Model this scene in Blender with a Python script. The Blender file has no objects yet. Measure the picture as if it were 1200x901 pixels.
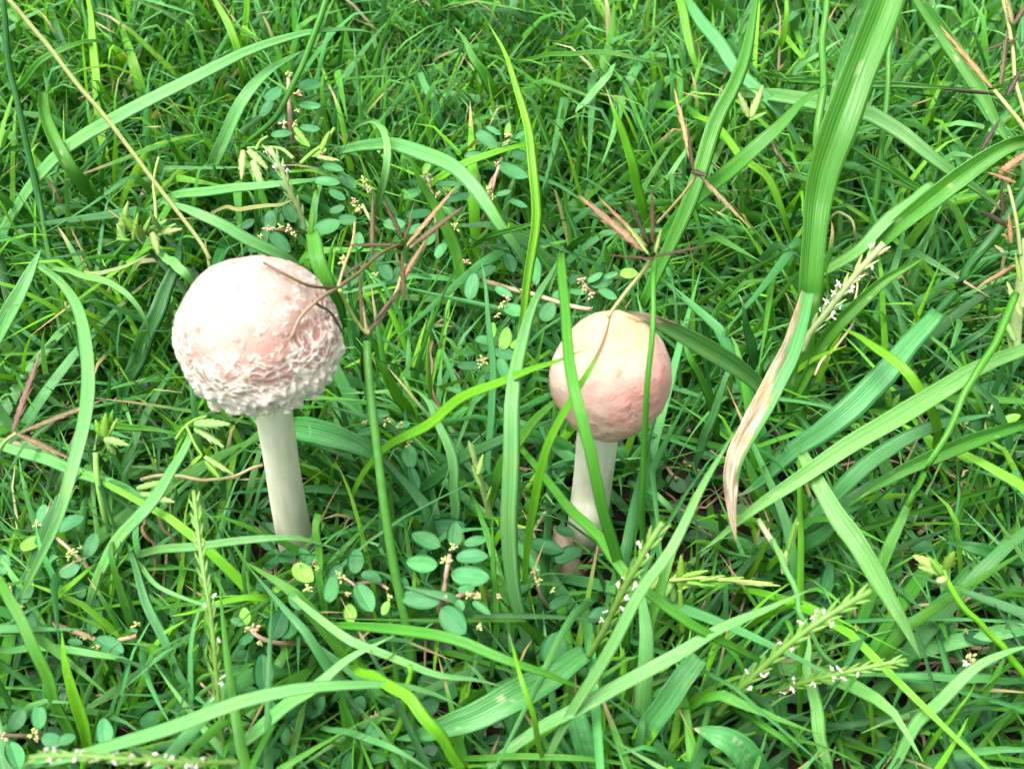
import bpy, math, random
import numpy as np
from mathutils import Vector, Matrix, Quaternion, noise

random.seed(7)
rng = np.random.default_rng(11)
sc = bpy.context.scene
COL = sc.collection
CM = 0.01                       # everything below is written in centimetres

# ------------------------------------------------------------------ camera
DEP = math.radians(50)          # looking down at the turf
FPX = 1400.0                    # focal length in photo pixels (1200 wide)
DIST = 36.0
V_FWD = Vector((0, math.cos(DEP), -math.sin(DEP)))
V_RT = Vector((1, 0, 0))
V_UP = Vector((0, math.sin(DEP), math.cos(DEP)))
CAM = -V_FWD * DIST
cd = bpy.data.cameras.new('camera')
cam = bpy.data.objects.new('camera', cd)
COL.objects.link(cam)
cam.location = CAM * CM
cam.rotation_euler = (math.pi/2 - DEP, 0, 0)
cd.sensor_width = 36
cd.lens = 36 * FPX / 1200
cd.clip_start = 0.01
cd.clip_end = 200
cd.dof.use_dof = True
cd.dof.focus_distance = 0.335
cd.dof.aperture_fstop = 27
sc.camera = cam

# ------------------------------------------------------------------ light
SUN_EL, SUN_AZ = math.radians(74), math.radians(-105)     # high, from the left
w = bpy.data.worlds.new('World'); sc.world = w; w.use_nodes = True
nt = w.node_tree
bg = nt.nodes['Background']; bg.inputs['Strength'].default_value = 0.125
sky = nt.nodes.new('ShaderNodeTexSky'); sky.sky_type = 'NISHITA'; sky.sun_disc = False
sky.sun_elevation = SUN_EL; sky.sun_rotation = SUN_AZ
sky.air_density = 1.0; sky.dust_density = 9.0; sky.ozone_density = 0.2
bw = nt.nodes.new('ShaderNodeRGBToBW'); nt.links.new(sky.outputs[0], bw.inputs[0])      # thin white overcast
mxs = nt.nodes.new('ShaderNodeMix'); mxs.data_type = 'RGBA'; mxs.inputs[0].default_value = .75
nt.links.new(sky.outputs[0], mxs.inputs[6]); nt.links.new(bw.outputs[0], mxs.inputs[7])
nt.links.new(mxs.outputs[2], bg.inputs['Color'])
ld = bpy.data.lights.new('sun', 'SUN'); ld.energy = 1.25; ld.angle = math.radians(30); ld.color = (1, 0.96, 0.9)
sun = bpy.data.objects.new('sun', ld); COL.objects.link(sun)
sdir = Vector((math.sin(SUN_AZ)*math.cos(SUN_EL), math.cos(SUN_AZ)*math.cos(SUN_EL), math.sin(SUN_EL)))
sun.rotation_euler = sdir.to_track_quat('Z', 'Y').to_euler()
sc.view_settings.view_transform = 'Standard'
sc.view_settings.look = 'None'
sc.view_settings.exposure = 1.74
sc.view_settings.gamma = 1

# ------------------------------------------------------------------ projection helpers
def ray(px, py):
    return (V_FWD*FPX + V_RT*(px-600) + V_UP*(450.5-py)).normalized()
def P(px, py, h):
    """world point (cm) seen at that place of the photograph, h cm above the soil"""
    r = ray(px, py)
    if h >= 100:                # resting on the larger cap, h-100 cm proud of it
        q = CAM-c1; bq = q.dot(r); R = R1*1.0+h-100; dd = bq*bq-(q.dot(q)-R*R)
        if dd > 0: return CAM + r*(-bq-math.sqrt(dd))
        return CAM + r*(-bq)
    return CAM + r * ((h - CAM.z)/r.z)
def proj(p):
    d = p - CAM
    z = d.dot(V_FWD)
    return 600 + FPX*d.dot(V_RT)/z, 450.5 - FPX*d.dot(V_UP)/z, z
def pxcm(p):                    # centimetres per photo pixel at that point
    return (p-CAM).dot(V_FWD)/FPX

# ------------------------------------------------------------------ materials
def nodes(name):
    m = bpy.data.materials.new(name); m.use_nodes = True
    t = m.node_tree; t.nodes.clear()
    return m, t, t.nodes.new, t.links.new
def mth(t, op, a, b=None, c=None, clamp=False):
    n = t.nodes.new('ShaderNodeMath'); n.operation = op; n.use_clamp = clamp
    for i, v in enumerate((a, b, c)):
        if v is None: continue
        if isinstance(v, (int, float)): n.inputs[i].default_value = v
        else: t.links.new(v, n.inputs[i])
    return n.outputs[0]
def mixc(t, fac, a, b, mode='MIX'):
    n = t.nodes.new('ShaderNodeMix'); n.data_type = 'RGBA'; n.blend_type = mode
    for s, v in ((n.inputs['Factor'], fac), (n.inputs[6], a), (n.inputs[7], b)):
        if isinstance(v, (int, float)): s.default_value = v
        elif isinstance(v, tuple): s.default_value = (*v, 1)
        else: t.links.new(v, s)
    return n.outputs[2]
def rng_map(t, v, a, b, c=0.0, d=1.0, smooth=True):
    n = t.nodes.new('ShaderNodeMapRange')
    n.interpolation_type = 'SMOOTHSTEP' if smooth else 'LINEAR'
    t.links.new(v, n.inputs[0])
    for i, x in enumerate((a, b, c, d)): n.inputs[i+1].default_value = x
    return n.outputs[0]
def noise_tex(t, vec, scale, detail=3, rough=.5):
    n = t.nodes.new('ShaderNodeTexNoise'); n.inputs['Scale'].default_value = scale
    n.inputs['Detail'].default_value = detail; n.inputs['Roughness'].default_value = rough
    t.links.new(vec, n.inputs['Vector'])
    return n.outputs[0]
def finish(t, col, rough, transl=0.0, bump=None, bstr=.4, bdist=.0004, spec=.5, sss=0):
    N, L = t.nodes.new, t.links.new
    out = N('ShaderNodeOutputMaterial')
    p = N('ShaderNodeBsdfPrincipled')
    L(col, p.inputs['Base Color'])
    if isinstance(rough, (int, float)): p.inputs['Roughness'].default_value = rough
    else: L(rough, p.inputs['Roughness'])
    p.inputs['Specular IOR Level'].default_value = spec
    if sss:
        p.inputs['Subsurface Weight'].default_value = sss
        p.inputs['Subsurface Radius'].default_value = (.004, .002, .0015)
        p.inputs['Subsurface Scale'].default_value = 1
    nrm = None
    if bump is not None:
        b = N('ShaderNodeBump'); b.inputs['Strength'].default_value = bstr; b.inputs['Distance'].default_value = bdist
        L(bump, b.inputs['Height']); L(b.outputs[0], p.inputs['Normal']); nrm = b.outputs[0]
    sh = p.outputs[0]
    if transl:
        tr = N('ShaderNodeBsdfTranslucent')
        tc = mixc(t, 1.0, col, (1.5, 1.35, .45), 'MULTIPLY'); L(tc, tr.inputs['Color'])
        if nrm: L(nrm, tr.inputs['Normal'])
        mx = N('ShaderNodeMixShader'); mx.inputs[0].default_value = transl
        L(sh, mx.inputs[1]); L(tr.outputs[0], mx.inputs[2]); sh = mx.outputs[0]
    L(sh, out.inputs[0])

def grass_material(name, transl):
    m, t, N, L = nodes(name)
    at = N('ShaderNodeAttribute'); at.attribute_name = 'tint'
    uv = N('ShaderNodeUVMap'); uv.uv_map = 'uv'
    sp = N('ShaderNodeSeparateXYZ'); L(uv.outputs[0], sp.inputs[0])
    u, v = sp.outputs[0], sp.outputs[1]
    mp = N('ShaderNodeMapping'); mp.inputs['Scale'].default_value = (9, .5, 1); L(uv.outputs[0], mp.inputs[0])
    streak = noise_tex(t, mp.outputs[0], 2.0, 3, .6)
    geo = N('ShaderNodeTexCoord')
    blot = noise_tex(t, geo.outputs['Object'], 90, 3, .55)
    fine = noise_tex(t, geo.outputs['Object'], 900, 2, .6)
    vein = mth(t, 'SINE', mth(t, 'MULTIPLY', u, 2*math.pi*9))
    c = mth(t, 'ABSOLUTE', mth(t, 'SUBTRACT', u, .5))
    mid = rng_map(t, c, .03, .09, 1, 0)
    band = rng_map(t, mth(t, 'ABSOLUTE', mth(t, 'SUBTRACT', c, .24)), .03, .13, 1, 0)  # pale side bands: highlight on each blade half painted into the colour
    st = mth(t, 'MULTIPLY', at.outputs['Alpha'], .55)
    lightc = mixc(t, 1.0, at.outputs['Color'], (1.45, 1.25, 1.6), 'MULTIPLY')
    lightc = mixc(t, .06, lightc, (.45, .6, .45))
    darkc = mixc(t, 1.0, at.outputs['Color'], (.55, .68, .5), 'MULTIPLY')
    col = mixc(t, mth(t, 'MULTIPLY', rng_map(t, streak, .38, .62), .45), at.outputs['Color'], darkc)
    col = mixc(t, mth(t, 'MULTIPLY', mth(t, 'MULTIPLY', band, rng_map(t, streak, .3, .6)), mth(t, 'MULTIPLY', st, 1.15)), col, lightc)
    col = mixc(t, mth(t, 'MULTIPLY', mid, mth(t, 'MULTIPLY', at.outputs['Alpha'], .35)), col, lightc)
    col = mixc(t, mth(t, 'MULTIPLY', rng_map(t, vein, 0, 1), .06), col, darkc)
    yel = mixc(t, 1.0, col, (1.5, 1.08, .7), 'MULTIPLY')
    col = mixc(t, mth(t, 'MULTIPLY', rng_map(t, blot, .5, .75), .5), col, yel)
    # small pale flecks of wear
    col = mixc(t, mth(t, 'MULTIPLY', rng_map(t, fine, .70, .78), .35), col, (.42, .45, .25))
    h = mth(t, 'ADD', mth(t, 'MULTIPLY', vein, .3), mth(t, 'MULTIPLY', streak, 1.2))
    ro = rng_map(t, streak, .3, .7, .34, .52)
    finish(t, col, ro, transl, h, .45, .00025, .38)
    return m
M_GRASS = grass_material('grass blade', .30)

def obj_colour_material(name, rough=.5, transl=0, sc1=250, amt=.35, dark=(.5, .6, .5), spec=.5, rib=False, bd=.0003):
    m, t, N, L = nodes(name)
    oi = N('ShaderNodeObjectInfo'); tc = N('ShaderNodeTexCoord')
    n1 = noise_tex(t, tc.outputs['Object'], sc1, 4, .6)
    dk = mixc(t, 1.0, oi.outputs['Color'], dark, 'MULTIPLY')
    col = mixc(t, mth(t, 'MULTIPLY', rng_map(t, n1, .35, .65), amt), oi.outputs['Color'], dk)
    h = n1
    if rib:
        uv = N('ShaderNodeUVMap'); uv.uv_map = 'uv'
        sp = N('ShaderNodeSeparateXYZ'); L(uv.outputs[0], sp.inputs[0])
        c = mth(t, 'ABSOLUTE', mth(t, 'SUBTRACT', sp.outputs[0], .5))
        mid = rng_map(t, c, .012, .05, 1, 0)
        vv = mth(t, 'SINE', mth(t, 'MULTIPLY', mth(t, 'SUBTRACT', sp.outputs[1], mth(t, 'MULTIPLY', c, .7)), 55))
        col = mixc(t, mth(t, 'MULTIPLY', mid, .4), col, mixc(t, 1.0, oi.outputs['Color'], (1.7, 1.4, 1.5), 'MULTIPLY'))
        yb = rng_map(t, noise_tex(t, tc.outputs['Object'], 45, 2, .5), .5, .7)
        col = mixc(t, mth(t, 'MULTIPLY', yb, .4), col, mixc(t, 1.0, oi.outputs['Color'], (1.9, 1.2, .6), 'MULTIPLY'))
        col = mixc(t, mth(t, 'MULTIPLY', rng_map(t, vv, .5, 1), .18), col, dk)
        h = mth(t, 'SUBTRACT', mth(t, 'MULTIPLY', n1, .6), mid)
    finish(t, col, rough, transl, h, .4, bd, spec)
    return m
M_LEAF = obj_colour_material('oval leaf', .55, .2, 120, .45, rib=True, spec=.22)
M_SPIKE = obj_colour_material('spikelet scales', .6, .08, 700, .75, (.34, .30, .22))
M_BUD = obj_colour_material('green bud scales', .5, .2, 500, .3, (.7, .85, .5))
M_STEM = obj_colour_material('herb stem', .5, .05, 300, .5, (.6, .66, .5))
M_FLOWER = obj_colour_material('tiny flowers', .6, .15, 800, .35, (.8, .85, .4))
M_ANTHER = obj_colour_material('anthers', .7, .1, 900, .3, (.8, .7, .75))

def straw_material():
    m, t, N, L = nodes('dead straw')
    at = N('ShaderNodeAttribute'); at.attribute_name = 'tint'
    tc = N('ShaderNodeTexCoord')
    n1 = noise_tex(t, tc.outputs['Object'], 300, 4, .6)
    col = mixc(t, mth(t, 'MULTIPLY', rng_map(t, n1, .4, .7), .5), at.outputs['Color'], (.03, .018, .012))
    finish(t, col, .75, 0, n1, .5, .0003, .3)
    return m
M_STRAW = straw_material()

def soil_material():
    m, t, N, L = nodes('dark soil')
    tc = N('ShaderNodeTexCoord')
    n1 = noise_tex(t, tc.outputs['Object'], 60, 6, .65)
    n2 = noise_tex(t, tc.outputs['Object'], 450, 5, .7)
    n3 = noise_tex(t, tc.outputs['Object'], 14, 4, .5)
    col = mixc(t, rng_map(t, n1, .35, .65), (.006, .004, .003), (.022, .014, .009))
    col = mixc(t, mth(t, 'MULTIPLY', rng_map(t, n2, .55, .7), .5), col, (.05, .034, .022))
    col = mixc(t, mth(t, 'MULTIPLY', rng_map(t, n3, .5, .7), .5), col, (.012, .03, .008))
    h = mth(t, 'ADD', n1, mth(t, 'MULTIPLY', n2, .5))
    finish(t, col, .9, 0, h, .8, .002, .2)
    return m
M_SOIL = soil_material()

def cap_material(name, white, pink, apex=None, flake=None):
    flake = flake or white
    m, t, N, L = nodes(name)
    a1 = N('ShaderNodeAttribute'); a1.attribute_name = 'ridge'      # 1 on raised woolly ridges
    a2 = N('ShaderNodeAttribute'); a2.attribute_name = 'polar'      # 0 at the top, 1 at the rim
    tc = N('ShaderNodeTexCoord')
    n1 = noise_tex(t, tc.outputs['Object'], 65, 4, .55)
    n2 = noise_tex(t, tc.outputs['Object'], 260, 4, .6)
    n3 = noise_tex(t, tc.outputs['Object'], 1400, 3, .6)
    vo = N('ShaderNodeTexVoronoi'); vo.inputs['Scale'].default_value = 210; L(tc.outputs['Object'], vo.inputs['Vector'])
    pol = a2.outputs['Fac']
    pk = mth(t, 'MULTIPLY', rng_map(t, n1, .36, .62), rng_map(t, pol, .05, .5, .6, 1.0))
    col = mixc(t, pk, white, pink)
    if apex:
        col = mixc(t, mth(t, 'MULTIPLY', rng_map(t, mth(t, 'ADD', pol, mth(t, 'MULTIPLY', mth(t, 'SUBTRACT', n1, .5), .5)), .06, .42, 1, 0), .95), col, apex)
        col = mixc(t, mth(t, 'MULTIPLY', rng_map(t, n2, .60, .72), mth(t, 'MULTIPLY', rng_map(t, pol, .35, .8), .22)), col, (.30, .20, .13))
    else:
        deep = rng_map(t, a1.outputs['Fac'], .0, .55, 1, 0)
        col = mixc(t, mth(t, 'MULTIPLY', mth(t, 'MULTIPLY', deep, rng_map(t, pol, .42, .62)), .5), col, tuple(c*f for c, f in zip(pink, (.98, .80, .78))))
        col = mixc(t, rng_map(t, a1.outputs['Fac'], .22, .6, 0, .9), col, flake)
        col = mixc(t, rng_map(t, pol, .74, .92, 0, .9), col, flake)
    dots = mth(t, 'MULTIPLY', rng_map(t, vo.outputs['Distance'], .10, .22, 1, 0), rng_map(t, n2, .42, .50))
    col = mixc(t, mth(t, 'MULTIPLY', dots, .8 if not apex else .4), col, (.20, .13, .09))
    mpf = N('ShaderNodeMapping'); mpf.inputs['Scale'].default_value = (1, 1, .22); L(tc.outputs['Object'], mpf.inputs[0])
    n4 = noise_tex(t, mpf.outputs[0], 700, 4, .65)                    # fibres running down the cap
    fl = noise_tex(t, tc.outputs['Object'], 420, 3, .6)
    flk = mth(t, 'MULTIPLY', rng_map(t, fl, .53, .60), rng_map(t, pol, .1, .5, .25, .8 if not apex else .35))
    col = mixc(t, mth(t, 'MULTIPLY', flk, .6), col, flake)                                  # pale flakes over the skin
    col = mixc(t, mth(t, 'MULTIPLY', rng_map(t, n4, .52, .66), .28), col, tuple(c*f for c, f in zip(pink, (.85, .78, .74))))
    specks = rng_map(t, noise_tex(t, tc.outputs['Object'], 430, 2, .5), .665, .70)
    col = mixc(t, mth(t, 'MULTIPLY', specks, .6), col, (.22, .14, .10))
    h = mth(t, 'ADD', mth(t, 'ADD', mth(t, 'MULTIPLY', n2, .8), mth(t, 'MULTIPLY', n3, .35)), mth(t, 'ADD', mth(t, 'MULTIPLY', n4, .6), mth(t, 'MULTIPLY', flk, .8)))
    finish(t, col, .75, 0, h, .5, .0006, .2, .2)
    return m
M_CAP1 = cap_material('woolly pink cap', (.355, .30, .25), (.41, .235, .195), flake=(.66, .62, .54))
M_CAP2 = cap_material('smooth pink cap', (.50, .37, .30), (.53, .265, .22), apex=(.58, .48, .19))

def stem_material(name='mushroom stem', c1=(.70, .72, .56), c2=(.60, .63, .46)):
    m, t, N, L = nodes(name)
    tc = N('ShaderNodeTexCoord')
    mp = N('ShaderNodeMapping'); mp.inputs['Scale'].default_value = (6, 6, 1); L(tc.outputs['Object'], mp.inputs[0])
    n1 = noise_tex(t, mp.outputs[0], 60, 4, .6)
    n2 = noise_tex(t, tc.outputs['Object'], 120, 4, .6)
    at = N('ShaderNodeAttribute'); at.attribute_name = 'polar'      # 1 at the earthy foot
    col = mixc(t, rng_map(t, n1, .35, .7), c1, c2)
    col = mixc(t, mth(t, 'MULTIPLY', mth(t, 'ADD', at.outputs['Fac'], mth(t, 'MULTIPLY', mth(t, 'SUBTRACT', n2, .5), .6)), .9, clamp=True), col, tuple(q*.42 for q in c1))
    finish(t, col, .65, 0, n1, .35, .0005, .3, .2)
    return m
M_STIPE = stem_material()
M_STUB = stem_material('old mushroom stub', (.34, .27, .20), (.24, .185, .13))

# ------------------------------------------------------------------ mesh helpers
def tag(o, label=None, cat=None, group=None, kind=None):
    if label: o['label'] = label
    if cat: o['category'] = cat
    if group: o['group'] = group
    if kind: o['kind'] = kind
    return o
def empty(name, p):
    o = bpy.data.objects.new(name, None); COL.objects.link(o); o.location = p*CM
    o.empty_display_size = .01
    return o
def mesh_obj(name, verts, faces, mat, origin=Vector((0, 0, 0)), parent=None, uv=None, tint=None, fattr=None, smooth=True):
    """verts in cm; joined into one object whose origin is given in world cm"""
    me = bpy.data.meshes.new(name)
    V = (np.asarray([tuple(v) for v in verts], dtype=np.float64) - np.array(tuple(origin)))*CM
    me.from_pydata(V.tolist(), [], faces)
    if uv is not None:
        l = me.uv_layers.new(name='uv')
        li = np.empty(len(me.loops), dtype=np.int32); me.loops.foreach_get('vertex_index', li)
        l.data.foreach_set('uv', np.asarray(uv, dtype=np.float32)[li].ravel())
    if tint is not None:
        a = me.attributes.new('tint', 'FLOAT_COLOR', 'POINT'); a.data.foreach_set('color', np.asarray(tint, dtype=np.float32).ravel())
    for k, vals in (fattr or {}).items():
        a = me.attributes.new(k, 'FLOAT', 'POINT'); a.data.foreach_set('value', np.asarray(vals, dtype=np.float32))
    if smooth: me.polygons.foreach_set('use_smooth', [True]*len(me.polygons))
    me.materials.append(mat)
    o = bpy.data.objects.new(name, me); COL.objects.link(o)
    if parent: o.parent = parent; o.location = origin*CM - parent.location
    else: o.location = origin*CM
    return o
def shared(name, me, M, parent=None, color=None):
    """an object on shared mesh data; M is a world matrix in cm"""
    o = bpy.data.objects.new(name, me); COL.objects.link(o)
    loc, rot, scl = M.decompose()
    o.rotation_mode = 'QUATERNION'; o.rotation_quaternion = rot; o.scale = scl
    o.location = loc*CM - (parent.location if parent else Vector())
    if parent: o.parent = parent
    if color: o.color = (*color, 1)
    return o
def spline(pts, n):
    """Catmull-Rom through the points, evenly resampled"""
    p = [pts[0]*2-pts[1]] + list(pts) + [pts[-1]*2-pts[-2]]
    out = []
    for i in range(1, len(p)-2):
        for k in range(12):
            t = k/12; a, b, c, d = p[i-1], p[i], p[i+1], p[i+2]
            out.append(.5*((2*b)+(c-a)*t+(2*a-5*b+4*c-d)*t*t+(3*b-a-3*c+d)*t**3))
    out.append(p[-2].copy())
    L = [0]
    for a, b in zip(out, out[1:]): L.append(L[-1]+(b-a).length)
    res = []; j = 0
    for k in range(n+1):
        s = L[-1]*k/n
        while j < len(L)-2 and L[j+1] < s: j += 1
        f = (s-L[j])/max(1e-9, L[j+1]-L[j])
        res.append(out[j].lerp(out[j+1], min(1, f)))
    return res, L[-1]
def qh(h, t):                   # height through three values
    a, b, c = h
    return a*(1-t)*(1-2*t) + 4*b*t*(1-t) + c*t*(2*t-1)
def path(pts, h):
    """picture points -> world points, heights h = (start, middle, end) or one per point"""
    d = [0]
    for a, b in zip(pts, pts[1:]): d.append(d[-1]+math.hypot(b[0]-a[0], b[1]-a[1]))
    if len(h) == len(pts) and (len(h) != 3 or h[0] >= 100): return [P(x, y, hh) for (x, y), hh in zip(pts, h)]
    return [P(x, y, qh(h, d[i]/d[-1])) for i, (x, y) in enumerate(pts)]

TINT = {'B': (.064, .262, .066, 1.0), 'G': (.060, .25, .020, .55), 'Y': (.13, .40, .015, .3), 'D': (.024, .14, .026, .45),
        'P': (.13, .375, .098, 1.0), 'S': (.30, .36, .13, .3), 'W': (.48, .42, .25, .2), 'R': (.20, .13, .08, .2)}
def blade_mesh(C, wcm, profile, tint, roll, twist, keel=.22, ncol=5, colf=None, thick=.022, seed=0):
    n = len(C)-1
    verts, faces, uv, tn = [], [], [], []
    cols = [-1+2*i/(ncol-1) for i in range(ncol)]
    ring = [(u, 0) for u in cols] + [(u, 1) for u in cols[-2:0:-1]]
    R = len(ring)
    for i, c in enumerate(C):
        t = i/n
        T = (C[min(n, i+1)]-C[max(0, i-1)]).normalized()
        toc = (CAM-c).normalized()
        side = T.cross(toc).normalized()
        q = Quaternion(T, roll + twist*(t-.5))
        side = q @ side
        nrm = side.cross(T).normalized()
        if nrm.dot(toc) < 0: nrm = -nrm
        wd = wcm*.5*profile(t)
        wd *= 1 + .05*noise.noise(Vector((seed*3.1, t*9, 0)))
        for u, under in ring:
            k = keel*(1+.5*noise.noise(Vector((seed, t*3, 5))))
            z = wd*k*(abs(u)**1.2*1.6-1) + .03*wcm*noise.noise(Vector((seed, t*12, u*1.5)))
            if under: z -= thick*min(1, wd/.08)
            verts.append(c + side*(wd*u) + nrm*z)
            uv.append((.5+.5*u, t*6))
            cc = colf(t, u) if colf else tint
            tn.append(cc)
        if i < n:
            b = i*R
            for j in range(R):
                j2 = (j+1) % R
                faces.append((b+j, b+j2, b+R+j2, b+R+j))
    faces.append(tuple(range(R-1, -1, -1)))
    faces.append(tuple(n*R+j for j in range(R)))
    return verts, faces, uv, tn
def prof_blade(t):
    a = .62+.38*min(1, t/.35)
    return a*max(.02, 1-max(0, (t-.35)/.65)**2.3)
def prof_cut(t): return .85+.15*math.sin(math.pi*t)
def prof_both(t): return max(.02, math.sin(math.pi*min(1, max(0, t)))**.55)
def prof_tall(t): return (.62+.38*sstep(.42, .68, t))*(1+.08*math.sin(t*5))
def sstep(a, b, x):
    t = min(1, max(0, (x-a)/(b-a))); return t*t*(3-2*t)
PROF = {'t': prof_tall, 'b': prof_blade, 'c': prof_cut, 'w': prof_both}
def mixt(a, b, f): return tuple(x*(1-f)+y*f for x, y in zip(a, b))
def jit(c, r, amt=.12):
    v = 1+r.uniform(-amt, amt)
    return (c[0]*v*(1+r.uniform(-amt, amt)), c[1]*v, c[2]*v*(1+r.uniform(-amt, amt*.5)), c[3])
def tube_mesh(C, rad, sides=7, tint=(1, 1, 1, 1), seed=0):
    n = len(C)-1; verts, faces, uv, tn = [], [], [], []
    ref = Vector((.3, .5, .8)).normalized()
    for i, c in enumerate(C):
        t = i/n; T = (C[min(n, i+1)]-C[max(0, i-1)]).normalized()
        a = T.cross(ref)
        if a.length < .1: a = T.cross(Vector((1, 0, 0)))
        a.normalize(); b = T.cross(a)
        r = rad(t)*(1+.06*noise.noise(Vector((seed, t*14, 1))))
        for k in range(sides):
            an = 2*math.pi*k/sides
            verts.append(c+(a*math.cos(an)+b*math.sin(an))*r)
            uv.append((k/sides, t*6)); tn.append(tint)
        if i < n:
            for k in range(sides):
                k2 = (k+1) % sides
                faces.append((i*sides+k, i*sides+k2, (i+1)*sides+k2, (i+1)*sides+k))
    faces.append(tuple(range(sides-1, -1, -1))); faces.append(tuple(n*sides+k for k in range(sides)))
    return verts, faces, uv, tn
BID = [0]
def k0(C): return .09 if len(C) > 10 else 0
def grass_blade(label, kind, colour, wpx, h, pts, name=None, roll=None, tip=None, group='long grass blades arching through the turf', spots=0, brown=None, torn=None):
    """kind b: pointed at the last point; c: blunt end; w: pointed at both; s: round stalk"""
    BID[0] += 1; r = random.Random(BID[0]*17)
    if kind == 'b' and not tip and not torn and r.random() < .3: tip = 'W'; brown = None
    if kind != 's' and wpx >= 18 and not spots and not tip and not torn: spots = r.choice((0, 3, 6))
    wpx *= .9 if kind != 't' else .95
    W = path(pts, h)
    C, Ln = spline(W, 22 if len(pts) > 3 else 14)
    wob = r.uniform(.6, 1.5)*k0(C)              # no blade runs perfectly smooth
    for i, c in enumerate(C[1:-1], 1):
        t = i/len(C); C[i] = c + Vector((noise.noise(Vector((t*5, BID[0], 0))), noise.noise(Vector((t*5, BID[0], 9))), noise.noise(Vector((t*5, BID[0], 5)))))*wob
    k = sum(pxcm(c) for c in C)/len(C)
    tint = jit(TINT[colour], r)
    o0 = W[0].copy()
    if kind == 's':
        v, f, uv, tn = tube_mesh(C, lambda t: wpx*k*.5*(1-.25*t), 7, tint, BID[0])
        nm = name or 'grass_stalk'; cat = 'grass stalk'
        group = 'round grass stalks' if group.startswith('long') else group
    else:
        colf = None; ncol = 5
        if torn:                # dead tissue: bleached paper with brown margins, eating in from one edge
            ncol = 13; C, _ = spline(W, 80)
            def colf(t, u):
                n1 = noise.noise(Vector((u*1.4, t*9, BID[0]))); n2 = noise.noise(Vector((u*7, t*16, 3))); n3 = noise.noise(Vector((u*16, t*5, 8)))
                e = (t-torn)*2.1 + (u*.9 if torn < .5 else 0) + n1*.55 - .55
                dead = min(1, max(0, e*7)); rim = max(0, 1-abs(e-.04)*8)
                wh = (.70, .60, .50, .1); br = (.26, .16, .09, .1); mid = (.40, .33, .22, .2)
                c = mixt(mid, wh, min(1, max(0, .5+n2*2.2+(t-.6)*3)))
                c = mixt(c, br, min(1, max(0, (n3-.12)*3.5)))
                if t > .93: c = mixt(c, (.50, .36, .18, .1), min(1, (t-.93)*16))
                c = mixt(tint, c, dead)
                return mixt(c, br, rim*.75)
        elif tip or brown or spots:
            tc = TINT[tip] if tip else TINT['W']
            if spots or brown:
                ncol = 11; C, _ = spline(W, 60)
            sp = [(r.random()*.8+.1, r.uniform(-.8, .8), r.uniform(.02, .045)) for _ in range(spots)]
            def colf(t, u):
                c = tint
                if tip:
                    e = .93 if brown is None else brown
                    f_ = min(1, max(0, (t-e+.04*noise.noise(Vector((u*3, t*20, BID[0]))))/.05))
                    c = mixt(c, tc, f_)
                for (a, b, s) in sp:
                    if abs(t-a) < s*.3 and abs(u-b) < s*4: c = mixt(c, (.42, .48, .28, 0), .5)
                return c
        rl = r.uniform(-.45, .45) if roll is None else roll
        if roll is None and colour in 'BPY':     # blades spread their faces to the sky
            mi = len(C)//2; T = (C[mi+1]-C[mi-1]).normalized(); sd_ = T.cross((CAM-C[mi]).normalized()).normalized()
            def upz(a):
                n_ = (Quaternion(T, a) @ sd_).cross(T); n_ = n_ if n_.dot(CAM-C[mi]) > 0 else -n_
                return n_.z
            rl = abs(rl)+.12
            if upz(-rl) > upz(rl): rl = -rl
        v, f, uv, tn = blade_mesh(C, wpx*k, PROF[kind], tint, rl, r.uniform(-.6, .6), r.uniform(.14, .34), ncol, colf, seed=BID[0])
        nm = name or 'grass_shoot'; cat = 'grass'
    o = mesh_obj(nm, v, f, M_GRASS, o0, None, uv, tn)
    return tag(o, label, cat, group)

# ------------------------------------------------------------------ ground
def soil_height(x, y):
    f = 1/(1+(max(abs(x), abs(y))/90)**4)
    return (.35*noise.noise(Vector((x*.35, y*.35, 0))) + .18*noise.noise(Vector((x*1.1, y*1.1, 3))) + .08*noise.noise(Vector((x*3.2, y*3.2, 7))) - .35)*f
g = np.linspace(-1, 1, 241)
gx = 45*g + 6000*np.sign(g)*np.abs(g)**9
vs = [(x, y+8, soil_height(x, y+8)) for y in gx for x in gx]
ng = len(gx)
fs = [(j*ng+i, j*ng+i+1, (j+1)*ng+i+1, (j+1)*ng+i) for j in range(ng-1) for i in range(ng-1)]
tag(mesh_obj('ground', vs, fs, M_SOIL), 'dark crumbly soil showing between the grass', kind='structure')

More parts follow.
